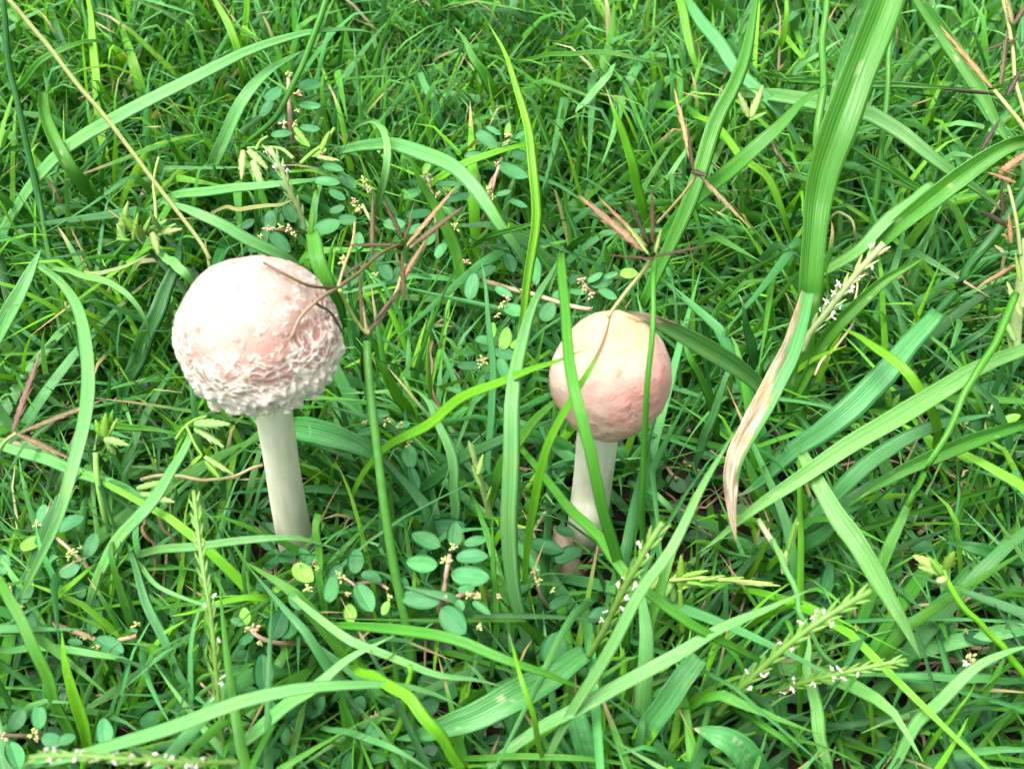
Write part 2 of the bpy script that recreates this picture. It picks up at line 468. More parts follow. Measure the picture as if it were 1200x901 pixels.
# ------------------------------------------------------------------ the mushrooms
def vor(p, s):
    d, _ = noise.voronoi(p*s, distance_metric='DISTANCE')
    return d[1]-d[0]
def cap_mesh(centre, axis, R, squash, pmax, woolly, mat, parent, nth=360, nph=170, seed=0, low=.92):
    q = Vector((0, 0, 1)).rotation_difference(axis)
    verts, faces, ridge, pol = [], [], [], []
    sv = Vector((seed*13.1, seed*7.7, 0))
    for i in range(nph+1):
        ph = pmax*i/nph
        for j in range(nth):
            th = 2*math.pi*j/nth
            d = Vector((math.sin(ph)*math.cos(th), math.sin(ph)*math.sin(th), math.cos(ph)))
            lump = 1 + .055*noise.noise(d*1.5+sv) + .012*noise.noise(d*5+sv)
            p = Vector((d.x, d.y, d.z*(squash if d.z > 0 else low)))*R*lump
            rd = 0
            if woolly:
                m = sstep(math.radians(30), math.radians(92), ph + .25*noise.noise(d*2.5+sv))
                w1 = p + Vector((noise.noise(p*1.8), noise.noise(p*1.8+Vector((9, 0, 0))), noise.noise(p*1.8+Vector((0, 9, 0)))))*.35
                e = vor(Vector((w1.x, w1.y, w1.z*1.25)), 3.4)
                e2 = vor(w1+Vector((5, 5, 5)), 6.0)
                rd = max(1-sstep(.02, .26, e), .8*(1-sstep(.02, .20, e2)))*m
                rd *= .55+.6*abs(noise.noise(p*2.2+sv)+.35)
                rd = min(1, rd)
                p += d*(rd*.042 + .022*m*noise.noise(p*7))*(R/2.3)
                edge = sstep(math.radians(88), math.radians(103), ph)
                rd = max(rd, edge*.9)
                a = Vector((math.cos(th)*5, math.sin(th)*5, ph*2))
                jag = max(0, noise.noise(a*1.3+sv))*.8 + max(0, noise.noise(a*3.1))*.6
                p += Vector((d.x, d.y, 0)).normalized()*(edge*min(.55, jag)*.20) if ph > .1 else Vector()
                p.z -= sstep(math.radians(100), pmax, ph)*(.18*noise.noise(a*2.3+sv)+.04)
                # little knobs here and there on the smooth top
                kn = noise.noise(p*5.5+sv)
                p += d*max(0, kn-.45)*.10
            else:
                p += d*(.010*noise.noise(p*3+sv) + .006*noise.noise(p*9+sv) + .005*noise.noise(p*22))
            verts.append(centre + q @ p); ridge.append(rd); pol.append(ph/pmax)
    # rolled rim and the hollow underside
    rim = [verts[nph*nth+j] for j in range(nth)]
    cz = math.cos(pmax)*R*low; rr = math.sin(pmax)*R
    for fr, dz in ((.93, -.03), (.84, .02), (.62, .12), (.35, .16), (.1, .17)):
        for j in range(nth):
            th = 2*math.pi*j/nth
            lam = .015*math.sin(th*65) if fr < .9 else 0
            base = Vector((math.cos(th)*rr*fr, math.sin(th)*rr*fr, cz+R*(dz+lam)))
            verts.append(centre + q @ base); ridge.append(.9); pol.append(1)
    tot = nph+5
    for i in range(tot):
        for j in range(nth):
            j2 = (j+1) % nth
            faces.append((i*nth+j, (i+1)*nth+j, (i+1)*nth+j2, i*nth+j2))
    faces.append(tuple(tot*nth+j for j in range(nth-1, -1, -1)))
    o = mesh_obj('cap', verts, faces, mat, centre, parent, fattr={'ridge': ridge, 'polar': pol})
    return o, q, rr, cz
def stipe_mesh(pts, radii, parent, name='stem', foot=.2, seed=0, open_top=False, mat=None):
    C, L = spline(pts, 48)
    verts, faces, pol = [], [], []
    S = 40
    for i, c in enumerate(C):
        t = i/48
        T = (C[min(48, i+1)]-C[max(0, i-1)]).normalized()
        a = T.cross(Vector((0, 1, 0))).normalized(); b = T.cross(a)
        x = t*(len(radii)-1); k = min(len(radii)-2, int(x)); r = radii[k]*(1-(x-k))+radii[k+1]*(x-k)
        for s in range(S):
            an = 2*math.pi*s/S
            rr = r*(1+.03*noise.noise(Vector((math.cos(an)*2, math.sin(an)*2, t*3+seed)))+.012*noise.noise(Vector((math.cos(an)*7, math.sin(an)*7, t*2))))
            if open_top and i == 48: rr *= .9
            verts.append(c+(a*math.cos(an)+b*math.sin(an))*rr + (T*(.12*noise.noise(Vector((math.cos(an)*2, math.sin(an)*2, 9)))) if open_top and i > 46 else Vector()))
            pol.append(max(0, 1-t/foot))
        if i < 48:
            for s in range(S):
                faces.append((i*S+s, i*S+(s+1) % S, (i+1)*S+(s+1) % S, (i+1)*S+s))
    faces.append(tuple(range(S-1, -1, -1))); faces.append(tuple(48*S+s for s in range(S)))
    return mesh_obj(name, verts, faces, mat or M_STIPE, pts[0], parent, fattr={'polar': pol})

def height_above(base, py):
    lo, hi = 0, 20
    for _ in range(40):
        m = (lo+hi)/2
        if proj(base+Vector((0, 0, m)))[1] > py: lo = m
        else: hi = m
    return lo
KEEP = []      # (centre px, py, rx, ry, depth cm): short turf does not grow in front of these

# larger one
b1 = P(349, 646, -.1); h1 = height_above(b1, 394)
c1 = P(302, 391, h1); R1 = 93*pxcm(c1)
m1 = empty('mushroom', P(349, 646, 0)); tag(m1, 'larger mushroom with shaggy white and pink woolly cap on a pale straight stem', 'mushroom', 'pink capped mushrooms in the lawn')
ax1 = Vector((-.03, .04, 1)).normalized()
cap1, q1, rr1, cz1 = cap_mesh(c1, ax1, R1, .99, math.radians(119), True, M_CAP1, m1, seed=1, low=1.04)
top1 = c1 + q1 @ Vector((.02, 0, cz1+.35))
k = pxcm(b1)
stipe_mesh([b1, b1.lerp(top1, .35)+Vector((-.03, 0, 0)), b1.lerp(top1, .7), top1], [21*k, 19.5*k, 18.5*k, 18.5*k, 20*k], m1, foot=.09)
# woolly tufts hanging from the rim: uneven little knobs
import bmesh
def knobs(q, centre, rr, cz, parent, n, s0, s1, name='rim_frill', fn=None):
    V, F = [], []
    bm = bmesh.new(); bmesh.ops.create_icosphere(bm, subdivisions=2, radius=1)
    sv = [v.co.copy() for v in bm.verts]; sf = [[v.index for v in f.verts] for f in bm.faces]; bm.free()
    for i in range(n):
        th = random.random()*2*math.pi
        s = random.uniform(s0, s1)
        rad = rr*random.uniform(.94, 1.05); z = cz + random.uniform(-.10, .34)
        p = Vector((math.cos(th)*rad, math.sin(th)*rad, z))
        dirn = (Vector((math.cos(th), math.sin(th), -.7))).normalized()
        st = random.uniform(.7, 1.2)
        k0 = len(V)
        for v in sv:
            x = v*s*(1+.45*noise.noise(v*1.3+Vector((i*3.3, 0, 0))))
            x = x + dirn*(x.dot(dirn)*(st-1))
            V.append(centre + q @ (p+x))
        F += [[a+k0 for a in f] for f in sf]
    o = mesh_obj(name, V, F, M_CAP1, centre, parent, fattr={'ridge': [1]*len(V), 'polar': [1]*len(V)})
    return tag(o, kind='stuff')
knobs(q1, c1, rr1, cz1, m1, 420, .035, .10)
KEEP += [(302, 395, 106, 104, (c1-CAM).dot(V_FWD)), (325, 540, 32, 60, (b1-CAM).dot(V_FWD)-2.5), (345, 600, 28, 36, (b1-CAM).dot(V_FWD)-1.5)]

# smaller one
b2 = P(687, 628, -.1); h2 = height_above(b2, 447)
c2 = P(715, 440, h2); R2 = 71*pxcm(c2)
m2 = empty('mushroom', P(687, 628, 0)); tag(m2, 'smaller mushroom with smooth egg shaped cap, yellowish crown fading to pink, on a bent stem', 'mushroom', 'pink capped mushrooms in the lawn')
ax2 = Vector((.05, .06, 1)).normalized()
cap2, q2, rr2, cz2 = cap_mesh(c2, ax2, R2, 1.14, math.radians(132), False, M_CAP2, m2, nth=200, nph=110, seed=4, low=1.20)
top2 = c2 + q2 @ Vector((-.12, -.1, cz2+.3))
k = pxcm(b2)
stipe_mesh([b2, P(690, 600, h2*.18), P(695, 560, h2*.36), top2], [24*k, 22*k, 22*k, 22*k, 22*k], m2, foot=.2, seed=3)
KEEP += [(715, 442, 80, 84, (c2-CAM).dot(V_FWD)), (698, 560, 28, 46, (b2-CAM).dot(V_FWD)-2)]
# a third, capless stub at its foot
b3 = P(674, 688, -.1)
m3 = empty('mushroom_stub', P(674, 688, 0)); tag(m3, 'short capless brownish stem stub leaning at the foot of the smaller mushroom', 'mushroom')
k = pxcm(b3)
stipe_mesh([b3, P(667, 662, .5), P(660, 640, 1.0), P(655, 618, 1.5)], [13*k, 15*k, 14*k, 12*k, 7*k], m3, mat=M_STUB, foot=.8, seed=5, open_top=True)
KEEP += [(660, 640, 16, 28, (b3-CAM).dot(V_FWD)-1.5)]

# ------------------------------------------------------------------ turf too dense to count
def turf(name, label, n, xr, yr, Lr, Wr, lean, curl, seed, minpy=-1e9, maxh=9, colours=None, dens=None, nseg=7, keepall=False):
    r = np.random.default_rng(seed)
    x = r.uniform(*xr, n); y = r.uniform(*yr, n)
    f = np.array([noise.noise(Vector((a*.16, b*.16, seed))) for a, b in zip(x, y)])
    keep = r.random(n) < np.clip(.70+1.1*f, .15, 1)
    if dens is not None: keep &= r.random(n) < dens(x, y)
    x, y, f = x[keep], y[keep], f[keep]; n = len(x)
    z0 = np.array([soil_height(a, b) for a, b in zip(x, y)])-.1
    # blades grow in loose tufts: neighbours share a heading
    cell = np.floor(x/1.7)*7.13+np.floor(y/1.7)*3.77
    az = (np.sin(cell*12.9)*43758.5 % 1)*2*np.pi + r.normal(0, 1.1, n)
    L = r.uniform(*Lr, n)*(1+.45*f); W = r.uniform(*Wr, n)
    t0 = np.abs(r.normal(lean, .35, n)); kap = r.normal(curl, .28, n)
    t1 = np.clip(t0+kap, .05, 2.0)
    s = np.linspace(0, 1, nseg+1)
    th = t0[:, None]*(1-s)+t1[:, None]*s
    ds = L[:, None]/nseg
    bend = r.normal(0, .22, n)
    a_s = az[:, None]+bend[:, None]*s
    dx = np.cumsum(np.sin(th)*np.cos(a_s)*ds, 1); dy = np.cumsum(np.sin(th)*np.sin(a_s)*ds, 1); dz = np.cumsum(np.cos(th)*ds, 1)
    z = np.zeros((n, 1))
    C = np.stack([np.hstack([z, dx[:, :-1]])+x[:, None], np.hstack([z, dy[:, :-1]])+y[:, None], np.hstack([z, dz[:, :-1]])+z0[:, None]], 2)
    C[:, :, 2] = np.minimum(C[:, :, 2], maxh) ; C[:, :, 2] = np.maximum(C[:, :, 2], z0[:, None]+.02*s)
    T = np.stack([np.sin(th)*np.cos(a_s), np.sin(th)*np.sin(a_s), np.cos(th)], 2)
    S = np.stack([-np.sin(a_s), np.cos(a_s), np.zeros_like(a_s)], 2)
    Nn = np.cross(S, T)
    tw = r.normal(0, .6, n)[:, None]+r.normal(0, .6, n)[:, None]*s
    S = S*np.cos(tw)[..., None]+Nn*np.sin(tw)[..., None]; Nn = np.cross(S, T)
    # projection test against the mushrooms
    cv = np.array(tuple(CAM)); D = C-cv
    zc = D @ np.array(tuple(V_FWD)); px = 600+FPX*(D[..., 0])/zc; py = 450.5-FPX*(D @ np.array(tuple(V_UP)))/zc
    ok = np.ones(n, bool)
    for (cx, cy, rx, ry, dep) in KEEP:
        ins = ((px-cx)/rx)**2+((py-cy)/ry)**2 < 1
        ok &= ~(ins & (zc < dep+.6)).any(1)
    # nothing through the stems
    for b in (b1, b2):
        ok &= ~((np.hypot(C[..., 0]-b.x, C[..., 1]-b.y) < .62)).any(1)
    if keepall: ok[:] = True
    C, T, S, Nn, W, x, y, f = C[ok], T[ok], S[ok], Nn[ok], W[ok], x[ok], y[ok], f[ok]; n = len(C)
    prof = np.clip((.6+.4*np.minimum(1, s/.3))*(1-s**2.4), .03, 1)
    hw = (W[:, None]*.5*prof)[..., None]
    VV = np.stack([C-S*hw+Nn*hw*.3, C-Nn*hw*.15, C+S*hw+Nn*hw*.3], 2)      # n, seg, 3, 3
    verts = VV.reshape(-1, 3)
    m = nseg+1
    base = (np.arange(n)*m*3)[:, None, None]; i = (np.arange(nseg)*3)[None, :, None]; c = np.arange(2)[None, None, :]
    a = base+i+c
    F = np.stack([a, a+1, a+4, a+3], -1).reshape(-1, 4)
    uv = np.empty((n, m, 3, 2)); uv[..., 0] = np.array([.05, .5, .95]); uv[..., 1] = (s*4)[None, :, None]+r.random(n)[:, None, None]*9
    pal = np.array([TINT[c_][:3] for c_ in 'BGYDPW'])
    pr = colours or (.24, .34, .18, .18, .05, .01)
    ci = r.choice(6, n, p=pr)
    tint = pal[ci]*r.uniform(.65, 1.25, n)[:, None]*r.uniform(.9, 1.1, (n, 3))
    tn = np.ones((n, m, 3, 4)); tn[..., :3] = tint[:, None, None, :]; tn[..., 3] = .6
    # drying tips on some
    dry = (r.random(n) < .06)
    tn[dry, -2:, :, :3] = np.array((.40, .30, .15))
    me = bpy.data.meshes.new(name)
    me.vertices.add(len(verts)); me.vertices.foreach_set('co', (verts*CM).ravel())
    me.loops.add(F.size); me.loops.foreach_set('vertex_index', F.ravel().astype(np.int32))
    me.polygons.add(len(F)); me.polygons.foreach_set('loop_start', np.arange(0, F.size, 4, dtype=np.int32))
    me.update(calc_edges=True)
    l = me.uv_layers.new(name='uv'); l.data.foreach_set('uv', uv.reshape(-1, 2)[F.ravel()].astype(np.float32).ravel())
    at = me.attributes.new('tint', 'FLOAT_COLOR', 'POINT'); at.data.foreach_set('color', tn.astype(np.float32).ravel())
    me.polygons.foreach_set('use_smooth', np.ones(len(F), bool))
    me.validate(); me.materials.append(M_GRASS)
    o = bpy.data.objects.new(name, me); COL.objects.link(o)
    tag(o, label, kind='stuff')
    print(name, n, 'blades', len(F)*2, 'tris')
    return o
far = lambda x, y: np.clip((y-2)/16, 0, 1)
turf('lawn_grass', 'fine short lawn grass crowding up the far side of the mushrooms', 38000, (-34, 34), (-4, 48), (3.0, 6.8), (.12, .30), .5, .38, 1, dens=lambda x, y: .25+.75*far(x, y), maxh=4.0)
turf('lawn_grass', 'thin short grass low on the soil around the mushroom feet', 21000, (-28, 28), (-19, 16), (2.2, 5.4), (.11, .27), .8, .4, 2, maxh=2.6, colours=(.26, .33, .13, .21, .06, .01))  # darker tint mix paints some shade into the low gaps
turf('tangled_grass', 'middling dark grass blades tangled under the long ones', 4200, (-36, 36), (-18, 40), (5, 10), (.22, .46), .7, .8, 3, maxh=3.4, colours=(.36, .30, .08, .20, .06, 0), nseg=10)  # dark green share also stands in for shade down between the blades
turf('outlying_grass', 'lawn grass spreading away all round', 16000, (-95, 95), (-60, 110), (3, 7), (.25, .45), .6, .6, 5, dens=lambda x, y: np.where((np.abs(x) < 30) & (y > -16) & (y < 42), 0, 1.0), maxh=5, nseg=5)

# dead straw lying on the soil
def litter(name, label, n, xr, yr, seed):
    r = random.Random(seed); V, F, TN = [], [], []
    for i in range(n):
        x, y = r.uniform(*xr), r.uniform(*yr); a = r.uniform(0, math.pi*2); L = r.uniform(.8, 4.5)
        z = soil_height(x, y)+r.uniform(.02, .35); tl = r.uniform(-.15, .25)
        pts = []
        for k_ in range(5):
            s = k_/4
            pts.append(Vector((x+math.cos(a)*L*s, y+math.sin(a)*L*s, z+tl*L*s+.12*math.sin(s*3+i))) )
            a += r.uniform(-.25, .25)
        wd = r.uniform(.025, .09)
        c = r.choice([(.30, .20, .11), (.20, .11, .07), (.42, .33, .2), (.14, .08, .05), (.33, .2, .15)])
        v, f, _, tn = tube_mesh(pts, lambda t: wd*(1-.5*t), 4, (*c, 0), i)
        k0 = len(V); V += v; F += [[q_+k0 for q_ in ff] for ff in f]; TN += tn
    o = mesh_obj(name, V, F, M_STRAW, Vector((0, 0, 0)), None, None, TN)
    return tag(o, label, kind='stuff')
litter('dead_straw', 'thin brown dead straw lying on the dark soil', 2600, (-34, 34), (-18, 42), 3)

# ------------------------------------------------------------------ long grass blades, one object each
GB = grass_blade
LOW = (.6, 2.6, 2.2); MID = (.8, 4.0, 3.2); HI = (1, 6, 5); TOP = (2, 8, 7); UP = (.5, 3.5, 6.5)
# --- upper left quarter
GB('pale blue-green blade arching wide from the left edge over the top left corner', 'b', 'P', 17, (1, 6, 5), [(-20,305),(30,225),(83,173),(133,140),(187,110),(250,80),(300,57),(367,37),(420,33),(450,42)])
GB('broad pale blade bending up to a shoulder behind the budding stem above the larger cap', 'b', 'P', 18, (1, 5, 5), [(236,240),(247,200),(262,165),(284,118),(315,83),(358,58)])
GB('thin dark green stalk leaning from the top edge to the pale hanging buds', 's', 'G', 9, (7, 5, 3), [(392,-20),(383,0),(357,70),(337,113),(313,147),(277,177)])
GB('bright narrow upright blade at the top left, crossed by the wide pale arch', 'b', 'Y', 12, (.5, 3, 4.6), [(130,235),(125,200),(113,100),(106,20),(100,-30)])
GB('bright yellow-green blade leaning right, second in the pair at the top edge', 'b', 'Y', 11, (.5, 4, 5), [(300,150),(288,100),(277,50),(253,0),(238,-30)])
GB('bright yellow-green blade standing straight, right one of the pair at the top edge', 'c', 'Y', 9, (.5, 3, 5), [(290,130),(287,67),(290,0),(291,-20)])
GB('long straw-coloured stalk slanting from the top left corner to the larger cap', 's', 'S', 7, (7.5, 6.3, 5.2), [(0,-12),(53,50),(113,127),(167,193),(207,247),(246,304)])
GB('dark green stalk rising along the left edge through the top left corner', 's', 'D', 10, (2, 5, 8), [(60,306),(47,240),(30,167),(13,83),(0,-10)])
GB('folded blade with a blunt bitten top beside the dark stalk at the left', 'c', 'G', 18, (1, 4.5, 4.6), [(146,255),(118,238),(88,205),(66,168),(53,135),(50,106)])
GB('light green blade hooping over near the top left corner', 'b', 'G', 9, (1.5, 5, 4), [(-10,140),(20,105),(45,74),(72,58),(102,49),(130,50),(148,58)])
GB('blade with a curled brown tip hanging at the left edge', 'b', 'G', 13, (3, 3, 2), [(-15,150),(20,163),(42,190),(58,212),(70,235),(88,241)], tip='R', brown=.72)
GB('pale blade lying level above the larger cap, left of the white-haired sprout', 'b', 'P', 13, (2, 4.5, 4), [(165,250),(200,231),(240,225),(300,218),(350,213),(400,207)])
GB('light green blade dipping behind the top of the larger cap', 'w', 'P', 17, (5.5, 5.2, 3), [(186,236),(240,253),(293,282),(333,302),(370,325)])
GB('thin yellowing blade lying just above the larger cap', 'w', 'S', 6, (3, 4.3, 4.2), [(238,249),(262,246),(290,243),(322,242),(343,236),(356,242)])
GB('broad cut blade end standing behind the right shoulder of the larger cap', 'c', 'G', 21, (3, 5.3, 5.8), [(402,385),(390,350),(376,312),(367,280),(365,272)], roll=0)
GB('pale wide blade rising off the left edge beside the larger cap', 'b', 'P', 22, (2, 4, 4.8), [(-18,425),(0,385),(22,345),(40,308),(49,290)])
GB('smooth blade arching down the left side, passing over the three brown spikelets', 'b', 'P', 18, (4.8, 6.6, 3), [(44,310),(72,332),(93,367),(103,427),(100,487),(80,567),(66,612),(40,668),(20,707),(10,735)])
GB('slim curved blade nodding left of the larger cap', 'b', 'P', 10, (4, 5, 3.5), [(60,314),(85,318),(110,327),(143,340),(160,356),(172,380),(177,406)])
GB('short pale blade tucked behind the left shoulder of the larger cap', 'w', 'P', 13, (4, 4.5, 3.5), [(182,293),(200,306),(216,320),(240,345)])
GB('dark broad blade standing behind the left of the larger cap', 'b', 'D', 23, (1, 3, 4.2), [(138,490),(150,445),(166,405),(186,360),(207,308),(216,270)], roll=.1)
GB('yellow drying blade edge drooping left of the larger cap', 'w', 'S', 6, (3, 4, 4.2), [(60,311),(90,319),(112,321),(145,313),(176,297)])
GB('striped blade sloping down from the left edge below the brown spikelets', 'b', 'P', 17, (1.5, 3.4, 2), [(-20,518),(40,533),(83,551),(120,562),(150,573),(187,598),(206,622)])
GB('level blade pointing at the larger stem from the left', 'b', 'G', 11, (1, 3.2, 3), [(92,497),(130,499),(170,503),(213,507),(230,511)])
GB('pale blade running from the green buds by the larger cap down to the lower left', 'b', 'P', 16, (3.8, 3.6, 1), [(224,508),(200,553),(167,600),(133,643),(110,685),(99,735),(97,750)])
GB('level blade bridging across the foot of the larger stem', 'b', 'P', 12, (1.2, 4.2, 3.2), [(128,658),(187,645),(225,640),(267,635),(333,630),(367,634),(410,648)])
GB('short bright yellow-green blade curving at the lower left above the round leaves', 'b', 'Y', 10, (1, 3.2, 3), [(48,727),(62,706),(80,687),(98,672),(117,659)])
GB('thin looping blade left of the green flower spike', 'b', 'P', 7, (2, 3.6, 3), [(150,637),(160,660),(183,683),(210,700),(240,709),(285,709)])
GB('bright short blade crossing behind the green flower spike', 'b', 'Y', 9, (2, 3, 2.6), [(345,706),(318,702),(290,700),(255,707),(225,717),(198,723)])
GB('level blade leaving the left edge low down', 'b', 'P', 11, (1.5, 2.8, 1.4), [(-20,768),(25,760),(55,758),(90,763),(140,772),(192,792)])
GB('thick dark blade slanting down from the left edge in the lower corner', 'c', 'G', 15, (4, 3.6, 1), [(-14,655),(10,700),(33,745),(58,800),(78,850),(86,880)])
GB('upright pointed blade in the lower left corner', 'b', 'Y', 18, (.8, 3, 4.2), [(106,890),(98,850),(86,812),(76,775),(72,737)])
GB('pale striped blade sloping away right of the lower left leaves', 'b', 'B', 14, (3, 2.6, 1), [(152,645),(173,708),(200,768),(218,802),(240,840)])
GB('long light blade arching over the whole lower left', 'b', 'P', 19, (2, 5, 3), [(20,900),(75,889),(110,880),(200,853),(283,823),(350,807),(400,802),(467,803),(515,815),(552,835)])
GB('wide striped blade rising from the bottom edge under the long light arch', 'b', 'P', 19, (1, 3.6, 4), [(252,905),(285,868),(317,842),(367,807),(405,775),(440,754),(470,740)])
GB('upright blade with a cut top beside the foot of the larger stem', 'c', 'G', 11, (1, 3, 4.2), [(396,768),(388,735),(378,700),(373,667),(372,630),(373,602)], roll=.1)
GB('slender blade running from the green leaves below the larger stem to the lower middle', 'b', 'P', 12, (3.2, 3.4, 2.4), [(322,678),(345,698),(367,719),(400,744),(433,761),(500,785),(560,797),(600,806)])
# --- lower middle
GB('dark green striped blade crossing level below the main group of round leaves', 'b', 'G', 15, (3, 4.6, 3.4), [(385,733),(440,735),(483,738),(540,754),(613,780),(660,797),(700,813)])
GB('bright blade curving down to the bottom edge left of the broad spotted blade', 'c', 'Y', 17, (3.6, 4.6, 3), [(413,778),(440,793),(473,813),(495,838),(515,865),(545,905)])
GB('broad blue-green blade with small white spots lying at the bottom middle', 'b', 'B', 40, (2.8, 3.4, 2.2), [(688,764),(672,774),(650,790),(600,817),(560,838),(527,850),(490,862),(462,866)], roll=0, spots=6)
GB('long straight pale blade leaning right from the bottom edge to the withered leaf', 'b', 'P', 16, (2, 6.2, 7), [(636,905),(652,868),(668,838),(692,795),(727,740),(753,693),(783,650),(802,615),(833,552),(867,497)])
GB('thin bright blade crossing over the spotted blade', 'b', 'Y', 8, (2, 5, 4.6), [(641,905),(634,880),(624,840),(613,800),(602,762),(596,741)])
GB('tall striped blade standing between the two mushrooms, arching right at its top', 'b', 'P', 22, (1, 7, 7.6), [(622,775),(611,725),(600,680),(597,600),(597,507),(603,443),(620,367),(645,322),(657,292)], roll=.15)
GB('bright yellow-green blade rising tall between the mushrooms almost to the top edge', 'b', 'Y', 16, (3, 6.5, 8.5), [(606,430),(612,370),(622,300),(628,255),(627,207),(617,143),(597,77),(571,26)])
GB('dark green folded blade drooping across the smaller cap and down its stem', 'c', 'G', 15, (8.5, 8.8, 1.5), [(657,296),(661,345),(669,430),(681,487),(693,533),(705,590),(720,645),(731,700),(734,770)], roll=.2)
GB('bright blade bending over the front of the smaller cap to a brown thread tip', 'b', 'Y', 13, (1.5, 7.6, 9.4), [(614,700),(618,640),(626,590),(640,527),(667,473),(697,423),(710,393),(716,370),(728,349)], tip='R', brown=.80)
GB('bent yellow-green blade pointing right onto the smaller cap', 'b', 'Y', 16, (3, 6.6, 9.2), [(413,580),(430,550),(457,520),(503,497),(540,467),(587,447),(622,433),(653,423),(690,407)])
GB('slender upright green stalk passing in front of the smaller cap', 's', 'G', 9, (2, 7.5, 9.5), [(751,660),(753,593),(756,500),(760,433),(766,370),(768,305)], name='grass_stalk')
GB('broad pale blade whose papery torn tip rests on the right shoulder of the smaller cap', 'b', 'P', 26, (3, 6, 8.6), [(905,478),(890,453),(866,432),(843,417),(812,399),(785,385),(757,372),(728,364)], torn=.50, roll=0)
GB('narrow upright blade left of the tall striped one', 'b', 'B', 10, (1, 4, 6), [(570,612),(571,560),(573,517),(577,470),(578,433),(573,367),(567,330),(558,295)])
GB('dark level blade passing behind the tall striped one left of the smaller mushroom', 'b', 'D', 16, (1.5, 3.8, 4.2), [(463,597),(500,567),(533,543),(587,515),(625,500),(660,485)])
GB('browned green blade pointing at the left side of the smaller cap', 'b', 'G', 17, (2, 4.6, 6), [(574,600),(583,560),(600,525),(620,503),(645,475),(672,452)])
GB('long green blade slanting down right from the tall striped one past the smaller stem', 'b', 'G', 14, (3.5, 5.8, 2), [(606,520),(633,553),(667,593),(700,625),(733,673),(800,725),(850,754),(900,780),(945,808)])
GB('short pale blade curving right of the smaller stem', 'b', 'P', 9, (2, 3.3, 2), [(735,566),(756,573),(775,585),(787,600),(792,618)])
GB('wide blue-green blade end lying right of the larger stem', 'w', 'B', 34, (2, 3.4, 3), [(318,500),(350,502),(380,508),(415,520),(450,540)], roll=0)
GB('pale striped blade drooping in the middle between the stems', 'b', 'P', 15, (1.2, 3.6, 4.3), [(534,640),(533,593),(531,560),(527,528),(513,492),(500,470),(480,455)])
GB('short bright blade right of the brown sedge stalk', 'b', 'Y', 15, (1, 3.2, 5), [(489,515),(478,482),(462,457),(448,434),(436,415)])
GB('stiff upright green blade above the gap between the mushrooms', 'b', 'G', 17, (1, 4, 6.5), [(566,400),(556,365),(541,320),(530,285),(510,240),(490,210),(472,180)])
GB('long blue-green blade arching from the upper middle down behind the tall striped one', 'b', 'P', 20, (3, 5.4, 2), [(396,178),(430,171),(462,169),(500,182),(533,200),(556,220),(573,240),(592,268),(610,298),(628,350)])
GB('thin hooped blade with a brown hair tip right of the white-haired sprout', 'b', 'P', 10, (2, 5, 4), [(438,262),(443,238),(451,207),(454,178),(450,156),(437,142),(420,147),(410,160),(403,176)], tip='R', brown=.86)
GB('straight blue-green blade left of the round leaves in the upper middle', 'b', 'B', 13, (3.6, 3, 1), [(492,85),(502,110),(513,133),(520,155),(527,178)])
GB('dark green pointed blade in the upper middle', 'b', 'G', 15, (1, 3.6, 4.5), [(598,150),(588,125),(574,100),(560,75),(546,50),(533,32)])
GB('fine level blade arching across the upper middle to the right', 'b', 'G', 7, (2, 4.8, 3.6), [(590,77),(630,68),(667,63),(717,62),(767,73),(797,90),(815,104)])
GB('bright stiff blade pointing up behind the pink sedge head', 'b', 'Y', 16, (1, 4.4, 6.4), [(762,290),(757,262),(748,225),(743,200),(735,172),(727,150),(717,122),(710,103)])
GB('small pale detached leaf tip lying in the upper middle turf', 'w', 'P', 11, (3.4, 3.8, 4), [(674,133),(687,119),(700,103),(712,89),(721,74)])
GB('curved yellow-green blade lying over the round leaves in the upper middle', 'b', 'Y', 11, (2, 4.2, 4), [(468,250),(485,232),(510,212),(540,194),(573,181),(605,172),(637,167)])
GB('green blade rising right toward the pink sedge head', 'b', 'G', 11, (2, 4.4, 5), [(655,306),(672,287),(687,277),(703,273),(720,275)])
GB('thin pale blade right of the bright stiff one in the upper middle', 'b', 'P', 7, (2, 3.5, 3.6), [(752,235),(768,220),(785,205),(800,182),(812,160)])
GB('fine level blade crossing the tall yellow-green one', 'b', 'G', 7, (3, 5.2, 4.4), [(548,290),(575,277),(600,267),(637,261),(672,257)])
GB('thin green blade looping over the bottom edge', 'b', 'G', 9, (1, 3, 2), [(505,897),(550,888),(600,886),(650,887),(700,890),(750,899),(775,910)])
GB('blue-green blade leaving the bottom edge left of the bright curved one', 'b', 'B', 10, (2, 3.4, 3), [(375,852),(400,857),(430,864),(460,877),(490,893),(512,906)])
GB('dark wide blade standing at the bottom edge under the long light arch', 'b', 'G', 21, (.8, 2, 3), [(422,905),(418,880),(413,860),(404,832),(398,805)])
GB('crooked bright stalk beside the sedge stalk foot at the bottom', 's', 'Y', 10, (1, 2.4, 3.6), [(442,905),(458,870),(472,835),(477,805),(480,780)])
GB('stub of a broad pale blade at the bottom right of the spotted blade', 'c', 'B', 29, (1.4, 2.6, 2.6), [(692,905),(688,883),(680,856),(673,832)], roll=0)
GB('broad blue-green blade with a bright chewed end at the bottom right of middle', 'c', 'B', 30, (3.4, 3, 2), [(820,770),(800,795),(782,822),(765,845),(750,870)], roll=0, tip='Y', brown=.80)
GB('two-tone blade rising right from the bottom, dark below and pale at its tip', 'b', 'P', 20, (2, 4.6, 5), [(565,906),(595,880),(633,853),(683,827),(720,806),(750,790),(800,763),(843,737),(900,713),(957,687)])
